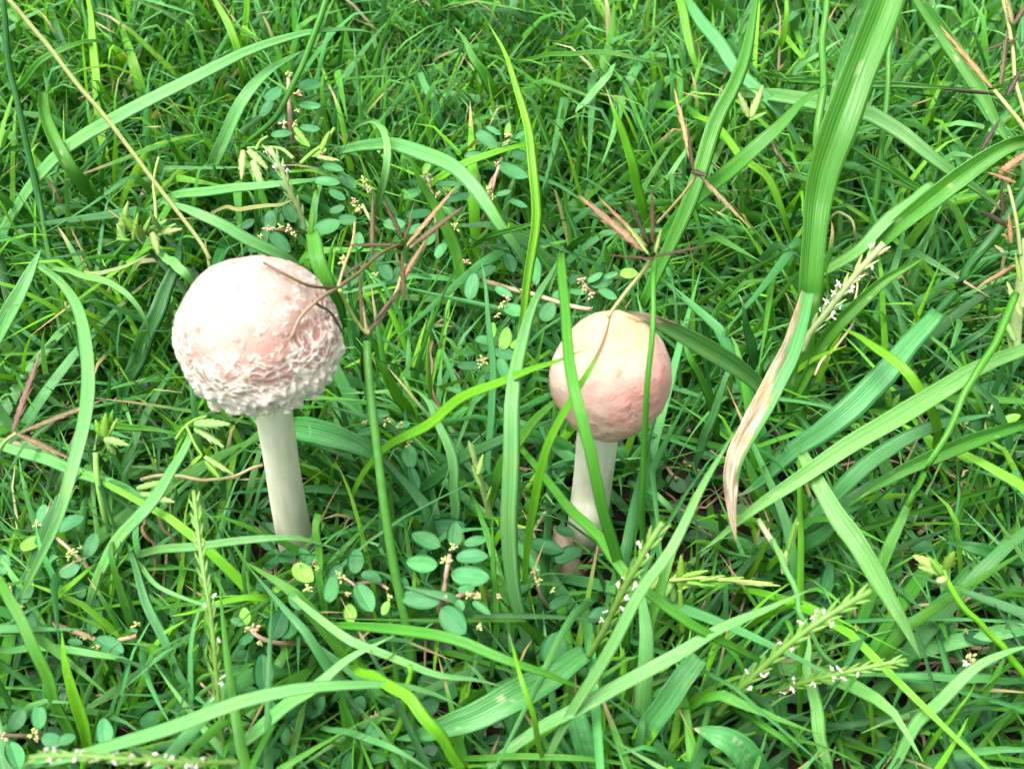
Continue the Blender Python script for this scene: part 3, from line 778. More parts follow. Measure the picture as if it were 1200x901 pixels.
# --- right half, upper
GB('tallest and broadest blade, standing right of centre up to the top edge', 't', 'G', 46, (.3, 2.2, 4.4, 5.2, 6.0, 6.4, 7.1, 8.0, 8.8, 9.5, 10), [(930,505),(938,430),(948,350),(951,310),(955,262),(958,235),(967,195),(985,143),(1007,83),(1032,20),(1048,-25)], roll=.25)
GB('pale blue fold of blade lying along the left of the tallest blade', 'b', 'B', 26, (5.5, 7.3, 9.6), [(972,175),(978,140),(987,100),(1000,50),(1014,0),(1022,-30)], roll=-.2)
GB('slim green stalk standing just left of the tallest blade', 's', 'G', 12, (4, 6, 8), [(957,240),(957,187),(963,100),(967,20),(968,-20)])
GB('dark green blade leaning left of the tallest blade down to the pink sedge head', 'b', 'G', 22, (3, 6.5, 8.5), [(752,360),(775,310),(800,255),(820,200),(840,143),(867,83),(887,0),(893,-30)], roll=.2)
GB('mid green blade rising right and crossing the slim stalk with its tip', 'b', 'G', 22, (3, 6, 7.2), [(770,285),(800,248),(840,213),(872,187),(900,160),(943,117),(973,97)])
GB('pale striped arc running right behind the tallest blade', 'b', 'P', 22, (2.4, 5.4, 3), [(855,107),(900,111),(960,121),(1013,133),(1040,146),(1067,163),(1110,197),(1145,222),(1180,252)])
GB('wide blade entering from the right edge and twisting down to a pale lower half', 'b', 'G', 27, (7, 5.4, 3), [(1215,165),(1185,170),(1150,190),(1100,227),(1050,267),(1022,297),(995,330)])
GB('broad blade sloping from the top edge toward the upper right brown sedge head', 'b', 'G', 21, (6.5, 5, 4), [(1065,-25),(1077,0),(1107,43),(1143,97),(1167,143),(1190,180)])
GB('slim dark stalk standing right of the tallest blade', 's', 'G', 9, (2, 5, 7), [(1020,290),(1030,200),(1038,117),(1047,20),(1049,-15)])
GB('bright blade hanging in from the top edge right of middle', 'b', 'Y', 13, (5, 4.4, 3), [(786,-25),(800,12),(810,60),(818,85),(818,108)])
GB('blue striped blade passing down behind the slim green stalk', 'b', 'B', 19, (4.6, 4, 2), [(792,-10),(807,7),(843,53),(880,97),(910,130),(933,160),(955,192)])
GB('thin bright blade curving down right of the dark leaning blade', 'b', 'Y', 10, (4, 4.4, 1.5), [(812,136),(840,147),(867,183),(900,207),(917,250),(925,272),(935,300)])
GB('small bright blade forking up at the top edge', 'b', 'Y', 9, (2, 4, 5), [(899,82),(912,58),(918,43),(922,15),(920,-15)])
GB('narrow level blade crossing behind the tallest blade to the sedge head', 'b', 'G', 12, (2, 4.6, 5), [(850,93),(873,87),(940,93),(1017,100),(1090,102),(1147,103)])
GB('thin pale blade sloping down right under the striped arc', 'b', 'G', 9, (5, 4.4, 3), [(990,168),(1040,197),(1070,215),(1090,233),(1113,262)])
GB('thin pale blade slanting up behind the slim green stalk', 'b', 'P', 7, (2, 4, 4.4), [(908,106),(928,86),(950,70),(970,57),(992,42)])
GB('pale lower strip of blade running down left from the wide twisted blade', 'b', 'P', 19, (4.6, 4.2, 1.4), [(1095,215),(1060,243),(1030,268),(1000,296),(960,325),(925,345)])
GB('withered leaf hanging off the tallest blade, torn white and brown with a curled tip', 'b', 'B', 29, (7.4, 6.6, 3.8), [(947,342),(938,375),(927,410),(912,440),(898,467),(880,500),(864,530),(857,560),(858,600),(863,638)], roll=0, torn=.12, name='withered_leaf', group='')
# --- right half, middle and lower
GB('long pale striped blade running from the right edge down to the centre right', 'b', 'P', 26, (4.6, 5.6, 3), [(1215,404),(1150,430),(1100,460),(1050,490),(993,523),(943,557),(883,597),(840,632),(815,650)])
GB('dark stalk slanting from the right edge behind the sedge head', 's', 'D', 15, (7, 5.6, 3.6), [(1215,205),(1200,227),(1167,273),(1133,317),(1110,352),(1083,390)])
GB('broad blue-green blade crossing under the long striped one', 'b', 'B', 33, (5, 4, 1.6), [(1100,365),(1075,393),(1040,433),(1000,477),(965,505),(933,527),(895,560),(860,582)], roll=0)
GB('bright hooked blade arching right of the withered leaf', 'b', 'Y', 15, (3, 5.6, 4.6), [(1098,535),(1099,505),(1090,477),(1073,453),(1055,432),(1033,412),(1010,396),(985,382)])
GB('green stalk bending down the right side through the striped blade', 's', 'G', 11, (6.4, 5.8, 4), [(1190,345),(1172,390),(1150,427),(1133,460),(1120,487),(1090,540),(1063,593)])
GB('bright folded blade standing in the lower right behind the drooping pale one', 'b', 'G', 18, (.8, 2.8, 4), [(995,783),(1000,752),(1007,733),(1022,695),(1033,660),(1060,600),(1085,548)])
GB('dark glossy blade pointing in from the right edge at mid height', 'b', 'G', 21, (4, 4.2, 3), [(1215,493),(1180,503),(1133,519),(1067,547),(1040,562),(1013,578),(985,600)])
GB('wide dark blue-green blade with a pale tip pointing right', 'b', 'B', 24, (1.4, 3.6, 4.4), [(935,625),(960,598),(983,577),(1015,545),(1050,520),(1085,504),(1120,493),(1168,485)])
GB('dark blade behind the sedge stalk on the right', 'b', 'D', 13, (1.6, 3.6, 4.2), [(1070,448),(1090,430),(1117,410),(1145,393),(1178,366)])
GB('short dark blade standing behind the withered leaf', 'b', 'D', 15, (1, 3.5, 5), [(893,470),(888,435),(877,390),(871,365),(866,345)])
GB('glossy dark blade rising right from behind the withered leaf', 'b', 'G', 20, (1.4, 3.8, 5), [(930,470),(948,435),(965,402),(987,375),(1033,332),(1060,315),(1088,299)])
GB('drooping flat pale blade ending bluntly in the lower right, nibbled at its top', 'b', 'P', 26, (5, 4.6, 3), [(940,532),(960,568),(980,603),(1000,630),(1017,657),(1047,710),(1065,742),(1080,774)], roll=0, spots=4)
GB('light blade curving up to the right edge in the lower right corner', 'b', 'P', 17, (1.6, 3.6, 4.4), [(1038,908),(1060,873),(1078,846),(1100,823),(1125,798),(1150,777),(1178,765),(1215,752)])
GB('thin pale stem under the two whitish flower spikes', 's', 'P', 8, (3.6, 3.4, 2), [(905,632),(914,653),(927,683),(935,703),(943,727),(967,767),(985,792)])
GB('broad white-flecked blade tip at the bottom edge right of middle', 'b', 'B', 40, (2, 3.4, 3.2), [(893,915),(880,893),(862,873),(838,861),(812,853)], roll=0, spots=12)
GB('upright striped blade low on the right below the flower spikes', 'b', 'P', 19, (1, 2.4, 3), [(970,912),(965,880),(958,840),(950,800),(948,765),(946,735)])
GB('thin yellow-green blade leaning right in the lower right corner', 'b', 'Y', 8, (1, 3.4, 4), [(1074,905),(1090,873),(1117,838),(1132,818),(1144,797)])
GB('level striped blade behind the pale curve in the lower right', 'b', 'B', 15, (1, 2.6, 2.4), [(1215,800),(1170,797),(1130,794),(1083,792),(1017,790),(985,793)])
GB('thin dark green blade arching over the bottom edge beside the white-flecked tip', 'b', 'G', 9, (1.5, 3.2, 2), [(852,828),(875,838),(892,848),(915,863),(932,880),(945,905)])
GB('dark wide blade pointing in from the right edge below the glossy one', 'b', 'D', 24, (2, 3.2, 3), [(1215,658),(1180,652),(1155,646),(1133,640),(1105,635)])
GB('bright narrow stem carrying the toothed green leaflet in the lower right', 's', 'Y', 10, (2, 3.4, 4.4), [(1208,802),(1177,760),(1155,735),(1133,717),(1118,695),(1109,678)])
GB('dark blue-green blade lying low right of the withered leaf tip', 'b', 'D', 22, (1, 2.8, 3), [(905,660),(935,643),(960,627),(990,602),(1020,585)])
GB('pale thin blade leaning over the left edge of the lower right flower spikes', 'b', 'P', 9, (1, 3, 3.4), [(838,842),(852,820),(868,800),(880,785),(905,752)])
GB('narrow upright blade left of the withered leaf', 'b', 'B', 12, (1, 3.5, 4.6), [(812,560),(822,520),(838,480),(852,440),(858,405)])
GB('green blade curving up out of the shade right of the smaller cap', 'b', 'G', 12, (1, 3.8, 4.8), [(842,520),(836,480),(820,440),(806,415),(797,372)])
GB('short yellow blade rising beside the round leaves left of the small stub', 'b', 'Y', 9, (1, 2.6, 3.6), [(486,760),(487,725),(486,695),(485,662)])
GB('thin green blade standing between the round leaves and the tall striped blade', 'b', 'G', 9, (1, 3, 4.4), [(577,798),(580,755),(582,720),(578,660),(577,600)])

def wisp(label, colour, wpx, h, pts):
    return grass_blade(label, 's', colour, wpx, h, pts, name='dry_wisp', group='curled dry wisps')
wisp('curled brown wisp in the gap right of the sedge stalk', 'R', 6, (1.2, 2.2, 2.6), [(545,512),(528,500),(517,482),(506,455),(504,425),(507,400)])
wisp('reddish curled wisp between the dark leaning blade and the tallest blade', 'R', 5, (3, 3.4, 3.8), [(941,211),(930,203),(918,190),(908,175),(903,160)])
wisp('fine tan wisp looping right of the tallest blade base', 'W', 4, (3, 4, 3), [(972,262),(980,250),(995,255),(1002,270),(1003,292)])
wisp('long fine tan wisp right of the withered leaf', 'W', 4, (3, 3.4, 3.8), [(955,440),(965,422),(985,400),(1000,375),(1004,340),(1002,322)])
wisp('thin tan wisp lying level below the green buds left of the larger stem', 'W', 5, (2.4, 2.8, 3), [(165,562),(190,557),(225,560),(260,561),(290,552),(308,545)])
wisp('reddish wisp hanging above the level blade at lower left', 'R', 5, (2.8, 2.6, 2), [(165,600),(170,625),(180,640),(183,662),(176,680)])
wisp('second reddish wisp, right of the hanging one at lower left', 'R', 4, (2.8, 2.6, 2.2), [(187,602),(190,618),(200,630),(208,642),(212,655)])
wisp('short tan straw crossing beside the small stub', 'W', 5, (1.6, 2, 2.4), [(618,628),(628,618),(634,606),(640,600)])
wisp('tan straw lying over the soil at the lower right', 'W', 6, (1, 1.6, 1.4), [(1060,712),(1090,708),(1125,706),(1150,695)])

# ------------------------------------------------------------------ creeping herb with paired oval leaves
def leaf_data(seed):
    """a unit oval leaf along +X, one long, one wide, faintly cupped, with real thickness"""
    r = random.Random(seed); V, F, UV = [], [], []
    NX, NY = 12, 6
    a, b, c = r.uniform(-.06, .06), r.uniform(.04, .10), r.uniform(-.07, .05)
    for side in (0, 1):
        for i in range(NX+1):
            s = i/NX
            wd = .5*max(.02, (math.sin(math.pi*s**.9))**.62)
            for j in range(NY+1):
                u = -1+2*j/NY
                z = .06*abs(u)**1.3*wd*2*.5 - .09*(1-min(1, abs(u)*3.5)) * .35 + a*math.sin(s*3.1) + c*s*s + b*.2*math.sin(s*9+u*2)*abs(u)
                V.append((s, wd*u, z - (.012 if side else 0)))
                UV.append((.5+.5*u, s))
    m = (NX+1)*(NY+1)
    for i in range(NX):
        for j in range(NY):
            k = i*(NY+1)+j
            F.append((k, k+NY+1, k+NY+2, k+1)); F.append((m+k, m+k+1, m+k+NY+2, m+k+NY+1))
    border = [i*(NY+1) for i in range(NX+1)] + [NX*(NY+1)+j for j in range(1, NY+1)] + [i*(NY+1)+NY for i in range(NX-1, -1, -1)] + [j for j in range(NY-1, 0, -1)]
    for p, q in zip(border, border[1:]+border[:1]): F.append((p, q, q+m, p+m))
    me = bpy.data.meshes.new('leaf')
    me.from_pydata([tuple(c_*CM for c_ in v) for v in V], [], F)
    l = me.uv_layers.new(name='uv'); li = [lp.vertex_index for lp in me.loops]
    for k, vi in enumerate(li): l.data[k].uv = UV[vi]
    me.polygons.foreach_set('use_smooth', [True]*len(me.polygons)); me.materials.append(M_LEAF)
    return me
LEAVES = [leaf_data(i) for i in range(5)]
def cluster_data(seed, n=9, mat=M_FLOWER):
    r = random.Random(seed); bm = bmesh.new()
    for i in range(n):
        d = Vector((r.gauss(0, 1), r.gauss(0, 1), r.gauss(.3, 1))).normalized()
        s = r.uniform(.16, .30)
        M = Matrix.Translation(d*r.uniform(.25, .75)*CM) @ d.to_track_quat('Z', 'Y').to_matrix().to_4x4() @ Matrix.Diagonal((s*.8*CM, s*.8*CM, s*1.5*CM, 1))
        bmesh.ops.create_icosphere(bm, subdivisions=1, radius=1, matrix=M)
    me = bpy.data.meshes.new('flower_cluster'); bm.to_mesh(me); bm.free()
    me.polygons.foreach_set('use_smooth', [True]*len(me.polygons)); me.materials.append(mat)
    return me
CLUSTERS = [cluster_data(i) for i in range(4)]
def facing_frame(p, ang, up=.6, rnd=None):
    """frame whose X looks along the picture angle and whose Z faces up and toward the lens"""
    V = (p-CAM).normalized()
    N = (Vector((0, 0, 1))*up - V*(1-up))
    if rnd: N += Vector((rnd.uniform(-1, 1), rnd.uniform(-1, 1), 0))*.28
    N.normalize()
    d = V_RT*math.cos(ang)+V_UP*math.sin(ang)
    L = d - V*(d.dot(N)/V.dot(N)); s = L.length; L.normalize()
    W = N.cross(L)
    return L, W, N, s
def put_leaf(parent, cx, cy, h, lpx, wpx, deg, col, rnd, mesh=None, name='leaf'):
    p = P(cx, cy, h); k = pxcm(p); z_ = rnd.uniform(.82, 1.1); lpx *= z_; wpx *= z_
    L, W, N, s = facing_frame(p, math.radians(deg), .6, rnd)
    ln = lpx*k*min(s, 1.5); wd = wpx*k
    o = p - L*ln*.5
    M = Matrix(((L.x*ln, W.x*wd, N.x*ln, o.x), (L.y*ln, W.y*wd, N.y*ln, o.y), (L.z*ln, W.z*wd, N.z*ln, o.z), (0, 0, 0, 1)))
    v = rnd.uniform(.8, 1.2)
    return shared(name, mesh or rnd.choice(LEAVES), M, parent, tuple(c*v*rnd.uniform(.93, 1.07) for c in col))
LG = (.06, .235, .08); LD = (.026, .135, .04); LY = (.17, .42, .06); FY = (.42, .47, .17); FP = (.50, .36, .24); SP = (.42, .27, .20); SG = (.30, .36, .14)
def put_blob(parent, x, y, h, spx, col, rnd, meshes=None, name='flower_cluster'):
    p = P(x, y, h); s = spx*pxcm(p)*.52
    q = Quaternion((rnd.random(), rnd.random(), rnd.random()), rnd.uniform(0, 6))
    return shared(name, rnd.choice(meshes or CLUSTERS), Matrix.LocRotScale(p, q, Vector((s, s, s))), parent, col)
HID = [0]
def herb(label, stems, leaves, flowers, h=2.4, col=LG, stemcol=SP, sw=5, group='creeping herbs with paired oval leaves'):
    HID[0] += 1; r = random.Random(HID[0]*31)
    x0, y0 = stems[0][0]
    root = empty('creeping_herb', P(x0, y0, 0)); tag(root, label, 'herb', group)
    for st in stems:
        hh = (.4 if st is stems[0] else h*.7, h*.8, h)
        W = path(st, hh); C, _ = spline(W, 14); k = pxcm(W[0])
        v, f, uv, tn = tube_mesh(C, lambda t: sw*k*.5*(1-.35*t), 7, (1, 1, 1, 1), HID[0])
        o = mesh_obj('stem', v, f, M_STEM, W[0], root); o.color = (*stemcol, 1)
    for (x, y, l, w_, a, *c) in leaves:
        put_leaf(root, x, y, h+r.uniform(-.35, .35), l, w_, a, c[0] if c else col, r)
    for (x, y, s, *c) in flowers:
        put_blob(root, x, y, h+.45, s, c[0] if c else r.choice([FY, FY, FP]), r)
    return root
herb('largest rosette of pale oval leaves on a pink stem, between the two mushroom feet',
     [[(508,748),(514,722),(519,698),(523,672),(527,650)], [(519,706),(535,700),(548,694),(562,700)]],
     [(499,633,44,25,155),(494,660,46,26,172),(492,701,46,24,175),(531,727,42,30,-48),(533,626,30,19,85),(557,634,34,16,14),(553,652,42,22,4),(551,675,46,26,-6),(539,709,18,14,-60),(564,712,30,12,-35),(546,690,22,12,10)],
     [(523,658,16),(548,698,15,FY),(560,697,13,FY),(522,700,8),(561,736,14,FY),(532,641,13,FY),(584,698,10)], h=3.6, sw=8)
herb('creeping herb with grey-green leaves and a pink stem right under the larger stem',
     [[(380,753),(345,754),(318,752),(300,744),(292,735)], [(330,692),(345,680),(360,668),(372,655)]],
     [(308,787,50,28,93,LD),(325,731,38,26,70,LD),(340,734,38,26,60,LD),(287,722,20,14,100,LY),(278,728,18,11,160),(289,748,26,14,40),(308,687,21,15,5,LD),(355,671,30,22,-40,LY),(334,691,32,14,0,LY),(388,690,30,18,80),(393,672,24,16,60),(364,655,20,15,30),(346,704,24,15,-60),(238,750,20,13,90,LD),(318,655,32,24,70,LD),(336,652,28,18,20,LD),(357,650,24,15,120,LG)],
     [(297,735,17,FP),(290,738,13,FY),(305,752,10),(360,688,14,FY),(352,662,10,FY),(362,692,10,FY),(372,665,9)], h=3.0, sw=7)
herb('small creeping herb between the sedge stalk and the main rosette',
     [[(445,742),(432,715),(420,690),(405,678)], [(418,684),(440,682),(455,690)]],
     [(417,657,32,21,85),(427,700,38,25,-60),(435,676,26,16,-15),(452,712,22,13,70,LY),(410,718,22,16,95,LY),(472,688,26,15,80)],
     [(401,677,16,FY),(456,700,12,FY),(408,697,11),(396,672,9)], h=2.8)
herb('creeping herb with big rounded leaves at the left edge below the arching blade',
     [[(138,706),(118,684),(100,662),(80,642),(66,630)], [(66,630),(52,622),(42,612)]],
     [(83,613,36,22,32),(107,638,38,22,70),(36,636,30,18,30,LY),(81,668,32,21,25),(46,645,26,18,55),(50,603,28,18,80),(3,661,26,20,90),(28,688,44,25,80),(93,690,22,14,110),(32,737,46,25,88),(60,655,22,14,0)],
     [(85,648,17,FY),(80,652,11),(14,692,13,FP),(23,712,13),(43,614,14,FY),(95,641,10)], h=2.6, sw=6)
herb('creeping herb with a long reddish stem beneath the left blades',
     [[(30,718),(43,723),(70,734),(97,743),(125,752),(160,745)]],
     [(110,722,44,20,82),(128,756,36,23,-25),(152,743,26,17,25),(88,752,22,12,-10),(163,726,18,11,90),(60,712,24,12,20),(137,698,22,14,80,LD)],
     [(160,731,17,FY),(114,758,12,FY),(98,747,9)], h=1.8, sw=8)
herb('creeping herb of bright round leaves in the bottom left corner',
     [[(70,862),(45,862),(20,862),(-5,861)]],
     [(20,843,32,22,60),(45,838,36,20,95),(61,867,32,22,-15),(17,885,36,22,-70),(122,857,36,22,95),(78,866,22,14,20),(48,888,38,18,10,LG)],
     [(3,862,18,FP),(40,858,17,FY),(42,867,9,FP)], h=2.6, sw=6)
herb('leafy herb in the upper middle with a pink stem and a pale flower knot',
     [[(563,280),(570,250),(574,232),(580,210),(588,186)], [(582,205),(577,212),(572,226)]],
     [(570,163,34,19,-35),(557,182,25,10,0),(601,200,36,17,-25),(578,153,24,9,-30),(610,183,22,12,-20),(613,157,22,8,30),(595,151,16,8,80,LY),(537,231,34,15,15),(523,215,26,10,0),(607,238,24,10,-20),(590,226,20,9,15)],
     [(595,160,17,FY),(590,170,11),(573,224,14,FY),(583,192,9,FP),(577,231,10)], h=4.0, sw=6)
herb('herb of small oval leaves around the white-haired sprout, above the larger cap',
     [[(350,205),(348,190),(345,172),(341,150),(339,120),(338,92)]],
     [(363,100,28,17,10),(363,123,32,14,-5),(320,110,28,19,40),(330,157,32,13,5),(363,150,28,12,-8),(312,127,22,15,60),(383,213,38,17,-5),(390,196,30,13,-15),(372,178,24,12,20,LY),(354,165,24,10,-35,LY),(327,205,30,14,-20,LD),(330,140,18,10,60)],
     [(338,87,13,FY),(349,110,15,FP),(333,145,14,FP),(345,144,11,FY),(378,181,11,FP),(348,130,9)], h=4.2, sw=7)
herb('low herb with dusky leaves and pinkish flowers just above the larger cap',
     [[(360,275),(345,272),(330,270),(312,268)]],
     [(317,258,24,17,90),(328,284,38,22,-45,LD),(383,265,34,23,20),(355,262,20,13,-60),(340,250,24,19,-60,LD),(300,290,22,14,10,LD),(395,245,24,14,20),(290,262,22,14,30,LD)],
     [(315,268,14,FP),(340,268,16,FP),(305,278,14,FY),(345,276,11,FY),(328,266,10)], h=3.8)
herb('herb with a dark oval leaf in the gap left of the tall striped blade',
     [[(590,440),(580,425),(568,420),(555,426)]],
     [(551,428,38,15,0,LD),(590,433,28,14,-70),(568,399,22,13,-10),(592,396,26,15,80,LY),(576,388,24,12,80,LY),(592,414,26,15,-10),(607,402,20,12,30,LY),(578,440,22,11,20,LD)],
     [(567,422,14,FY),(585,405,9,FY),(563,428,9)], h=3.0, sw=5)
herb('herb with a long tan runner reaching from the middle to the smaller cap',
     [[(543,320),(562,328),(583,334),(600,339),(625,345),(647,352),(670,359),(693,363)]],
     [(553,335,34,19,80),(597,308,22,16,-70,LD),(642,365,26,20,60),(628,317,36,14,90),(602,363,26,18,-20),(612,375,22,14,70),(570,318,24,14,30,LD),(590,342,22,12,-30),(655,345,16,12,20)],
     [(588,355,16,FY),(547,307,12,FP),(583,368,11,FY),(594,349,11,FP),(692,363,9,FP)], h=3.4, stemcol=(.50,.38,.24), sw=7)
herb('little herb with bright leaves between the tall blades left of the pink sedge head',
     [[(715,350),(703,345),(690,340),(683,332)]],
     [(705,331,26,13,10),(737,320,22,14,0,LY),(697,325,20,10,30),(677,342,24,10,-5),(716,322,20,9,20),(712,344,26,12,-30),(672,326,18,12,60,LD)],
     [(683,330,16,FP),(693,347,12,FP),(684,339,9,FY)], h=4.0)
herb('herb with a line of small flower knots right of the thin hooped blade',
     [[(515,285),(513,262),(510,240),(504,218),(499,205)]],
     [(490,214,26,12,-5,LD),(480,228,30,13,20),(503,277,26,18,70),(517,293,22,14,60),(500,195,18,9,60,LY),(527,247,24,13,-20),(490,250,30,14,10,LD),(485,268,22,12,30)],
     [(500,206,15,FY),(513,227,14,FY),(506,213,10,FP),(533,267,14,FY),(520,235,9)], h=3.4)
herb('dusky herb under the brown sedge spikes left of centre',
     [[(470,300),(450,280),(435,260),(425,240)]],
     [(407,213,26,15,-35),(407,257,22,14,0),(440,300,28,18,10,LD),(452,318,24,17,-60,LD),(410,330,26,14,30),(462,262,26,16,0),(395,228,24,12,-30),(420,282,22,14,90),(466,322,22,14,90,LD)],
     [(427,213,15,FY),(420,243,16,FY),(432,222,11,FP),(416,236,11),(402,306,15,FY),(440,322,10)], h=3.6, stemcol=SG)
herb('herb with pale flower knots right of the larger stem by the brown sedge stalk',
     [[(490,545),(475,525),(462,505),(455,490)]],
     [(443,484,32,14,-5),(430,505,30,14,10),(480,535,26,18,-80),(470,500,24,13,30),(445,520,24,12,-15,LD),(485,560,28,14,-70,LD)],
     [(453,493,16,FY),(470,498,14,FY),(479,520,12,FY),(427,495,9,FP)], h=3.0)
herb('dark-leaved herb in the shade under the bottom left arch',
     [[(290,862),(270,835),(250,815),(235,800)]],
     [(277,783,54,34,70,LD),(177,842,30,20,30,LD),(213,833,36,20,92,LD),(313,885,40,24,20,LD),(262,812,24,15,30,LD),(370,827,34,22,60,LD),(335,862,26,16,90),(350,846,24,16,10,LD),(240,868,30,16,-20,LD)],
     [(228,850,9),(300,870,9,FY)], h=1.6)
herb('grey-green herb below the long light arch at the bottom',
     [[(455,905),(450,880),(440,858),(425,838)]],
     [(437,857,24,18,80),(447,885,30,18,30),(467,890,26,20,-70),(420,827,30,22,70,LD),(513,805,52,38,-20,LD),(430,872,26,15,30),(500,830,34,24,30,LD),(480,880,22,14,40),(407,893,26,15,70,LD)],
     [(440,838,12,FP),(457,858,10,FY),(434,864,8)], h=1.8)
herb('small herb with a pale flower knot in the lower right above the curved blade',
     [[(1150,800),(1142,785),(1136,770)]],
     [(1147,747,34,17,-10,LD),(1107,740,24,15,70,LD),(1128,785,20,12,30,LD),(1160,775,22,14,20,LD)],
     [(1137,770,17,FY),(1133,777,11,(.7,.7,.55)),(1133,738,9)], h=1.8)
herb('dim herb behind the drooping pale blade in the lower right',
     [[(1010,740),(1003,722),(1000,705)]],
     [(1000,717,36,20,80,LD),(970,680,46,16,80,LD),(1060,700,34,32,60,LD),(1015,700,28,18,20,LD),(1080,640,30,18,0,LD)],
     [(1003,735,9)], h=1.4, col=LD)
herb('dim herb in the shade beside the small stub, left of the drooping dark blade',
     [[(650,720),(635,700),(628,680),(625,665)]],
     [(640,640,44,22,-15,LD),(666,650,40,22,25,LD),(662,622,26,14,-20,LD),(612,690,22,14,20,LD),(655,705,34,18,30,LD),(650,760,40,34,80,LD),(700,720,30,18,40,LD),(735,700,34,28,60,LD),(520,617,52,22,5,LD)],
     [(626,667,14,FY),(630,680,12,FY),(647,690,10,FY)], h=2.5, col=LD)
herb('yellow-green herb sprig at the right edge behind the green stalk',
     [[(1175,560),(1160,530),(1155,500),(1165,470)]],
     [(1162,455,34,22,10,LD),(1140,505,34,20,60,LD),(1178,525,28,18,70,LD),(1185,490,26,14,20,LY),(1130,535,30,13,-30,LY),(1190,560,24,14,90)],
     [(1132,495,10,(.75,.6,.5)),(1160,505,12,FY),(1188,505,11,FY)], h=2.2, stemcol=SG)

# a carpet of little leaves too small and shaded to count
def cover(n, seed):
    r = random.Random(seed); V, F, UV, TN = [], [], [], []
    for i in range(n):
        x, y = r.uniform(-32, 32), r.uniform(-17, 30)
        if noise.noise(Vector((x*.18, y*.18, 40))) < -.05: continue
        z = soil_height(x, y)+r.uniform(.25, 1.2); L = r.uniform(.45, .95); W = L*r.uniform(.5, .68)
        a = r.uniform(0, 6.28); d = Vector((math.cos(a), math.sin(a), r.uniform(-.3, .3))).normalized()
        up = Vector((r.uniform(-.4, .4), r.uniform(-.7, .2), 1)).normalized(); s = d.cross(up).normalized(); nn = s.cross(d)
        o = Vector((x, y, z)); k0 = len(V)
        c = r.choice([(.05, .16, .07), (.04, .13, .05), (.07, .2, .09)]); c = (*[q*r.uniform(.8, 1.2) for q in c], .2)
        pts = [(0, 0)]
        ring = [(.0, .0), (.15, .36), (.4, .5), (.7, .44), (.92, .22), (1, 0), (.92, -.22), (.7, -.44), (.4, -.5), (.15, -.36)]
        V.append(o+d*L*.5-nn*.04*L); UV.append((.5, .5)); TN.append(c)
        for (t, u) in ring: V.append(o+d*L*t+s*W*u+nn*(.05*L*abs(u)*2)); UV.append((.5+u, t)); TN.append(c)
        for q in range(10): F.append((k0, k0+1+q, k0+1+(q+1) % 10))
    tag(mesh_obj('ground_cover', V, F, M_GRASS, Vector((0, 0, 0)), None, UV, TN), 'small dusky herb leaves covering the soil under the grass', kind='stuff')
cover(3600, 5)

# ------------------------------------------------------------------ sedge heads with brown spikelets
def spikelet_data(seed, rows=9, fat=.5, scale=.55, mat=M_SPIKE):
    """a unit spikelet along +Z built of overlapping pointed scales in two ranks"""
    r = random.Random(seed); V, F = [], []
    n = rows*2; S = 8
    for i in range(n+1):
        t = i/n; wd = fat*max(.05, math.sin(math.pi*min(1, .08+t*.92)))**.6*(1-.35*t)
        step = 1.14 if i % 2 else .86
        for k in range(S):
            a = 2*math.pi*k/S
            V.append((math.cos(a)*wd*step, math.sin(a)*wd*.6*step, t))
    for i in range(n):
        for k in range(S): F.append((i*S+k, i*S+(k+1) % S, (i+1)*S+(k+1) % S, (i+1)*S+k))
    F.append(tuple(range(S-1, -1, -1))); F.append(tuple(n*S+k for k in range(S)))
    for i in range(rows):
        t = (i+.3)/rows; sd = 1 if i % 2 else -1
        wd = fat*max(.05, math.sin(math.pi*min(1, .08+t*.92)))**.6*(1-.35*t); b = len(V)
        V += [(sd*wd*.7, -wd*.5, t-.02), (sd*wd*.7, wd*.5, t-.02), (sd*wd*1.0, 0, t-.06), (sd*wd*(1.3+scale), 0, t+1.15/rows)]
        F += [(b, b+2, b+3), (b+2, b+1, b+3), (b+1, b, b+3), (b, b+1, b+2)]
    me = bpy.data.meshes.new('spikelet')
    me.from_pydata([tuple(q*CM for q in v) for v in V], [], F); me.materials.append(mat)
    me.polygons.foreach_set('use_smooth', [i < n*S for i in range(len(me.polygons))])
    return me
SPK = [spikelet_data(i, rows) for i, rows in enumerate((9, 11, 13))]
BUD = [spikelet_data(20+i, rows, .5, .12, M_BUD) for i, rows in enumerate((5, 7))]
def put_spike(parent, a, b, wpx, col, rnd, meshes=SPK, name='spikelet'):
    """a spikelet from world point a to b"""
    d = b-a; ln = d.length; wd = wpx*pxcm(a)*(.70 if meshes is SPK else .85)
    q = d.to_track_quat('Z', 'Y') @ Quaternion((0, 0, 1), rnd.uniform(-.5, .5))
    return shared(name, rnd.choice(meshes), Matrix.LocRotScale(a, q, Vector((wd, wd, ln))), parent, tuple(c*rnd.uniform(.85, 1.15) for c in col))
BR = (.10, .072, .027); PK = (.32, .21, .10); TN_ = (.34, .26, .12); DK = (.05, .035, .013); GR = (.30, .42, .10)
SID = [0]
def stalk_part(root, pts, h, wpx, col, name='stalk'):
    W = path(pts, h); C, _ = spline(W, 20); k = pxcm(W[0])
    v, f, uv, tn = tube_mesh(C, lambda t: wpx*k*.5*(1-.2*t), 7, (1, 1, 1, 1), len(pts))
    o = mesh_obj(name, v, f, M_STEM, W[0], root); o.color = (*col, 1); return o
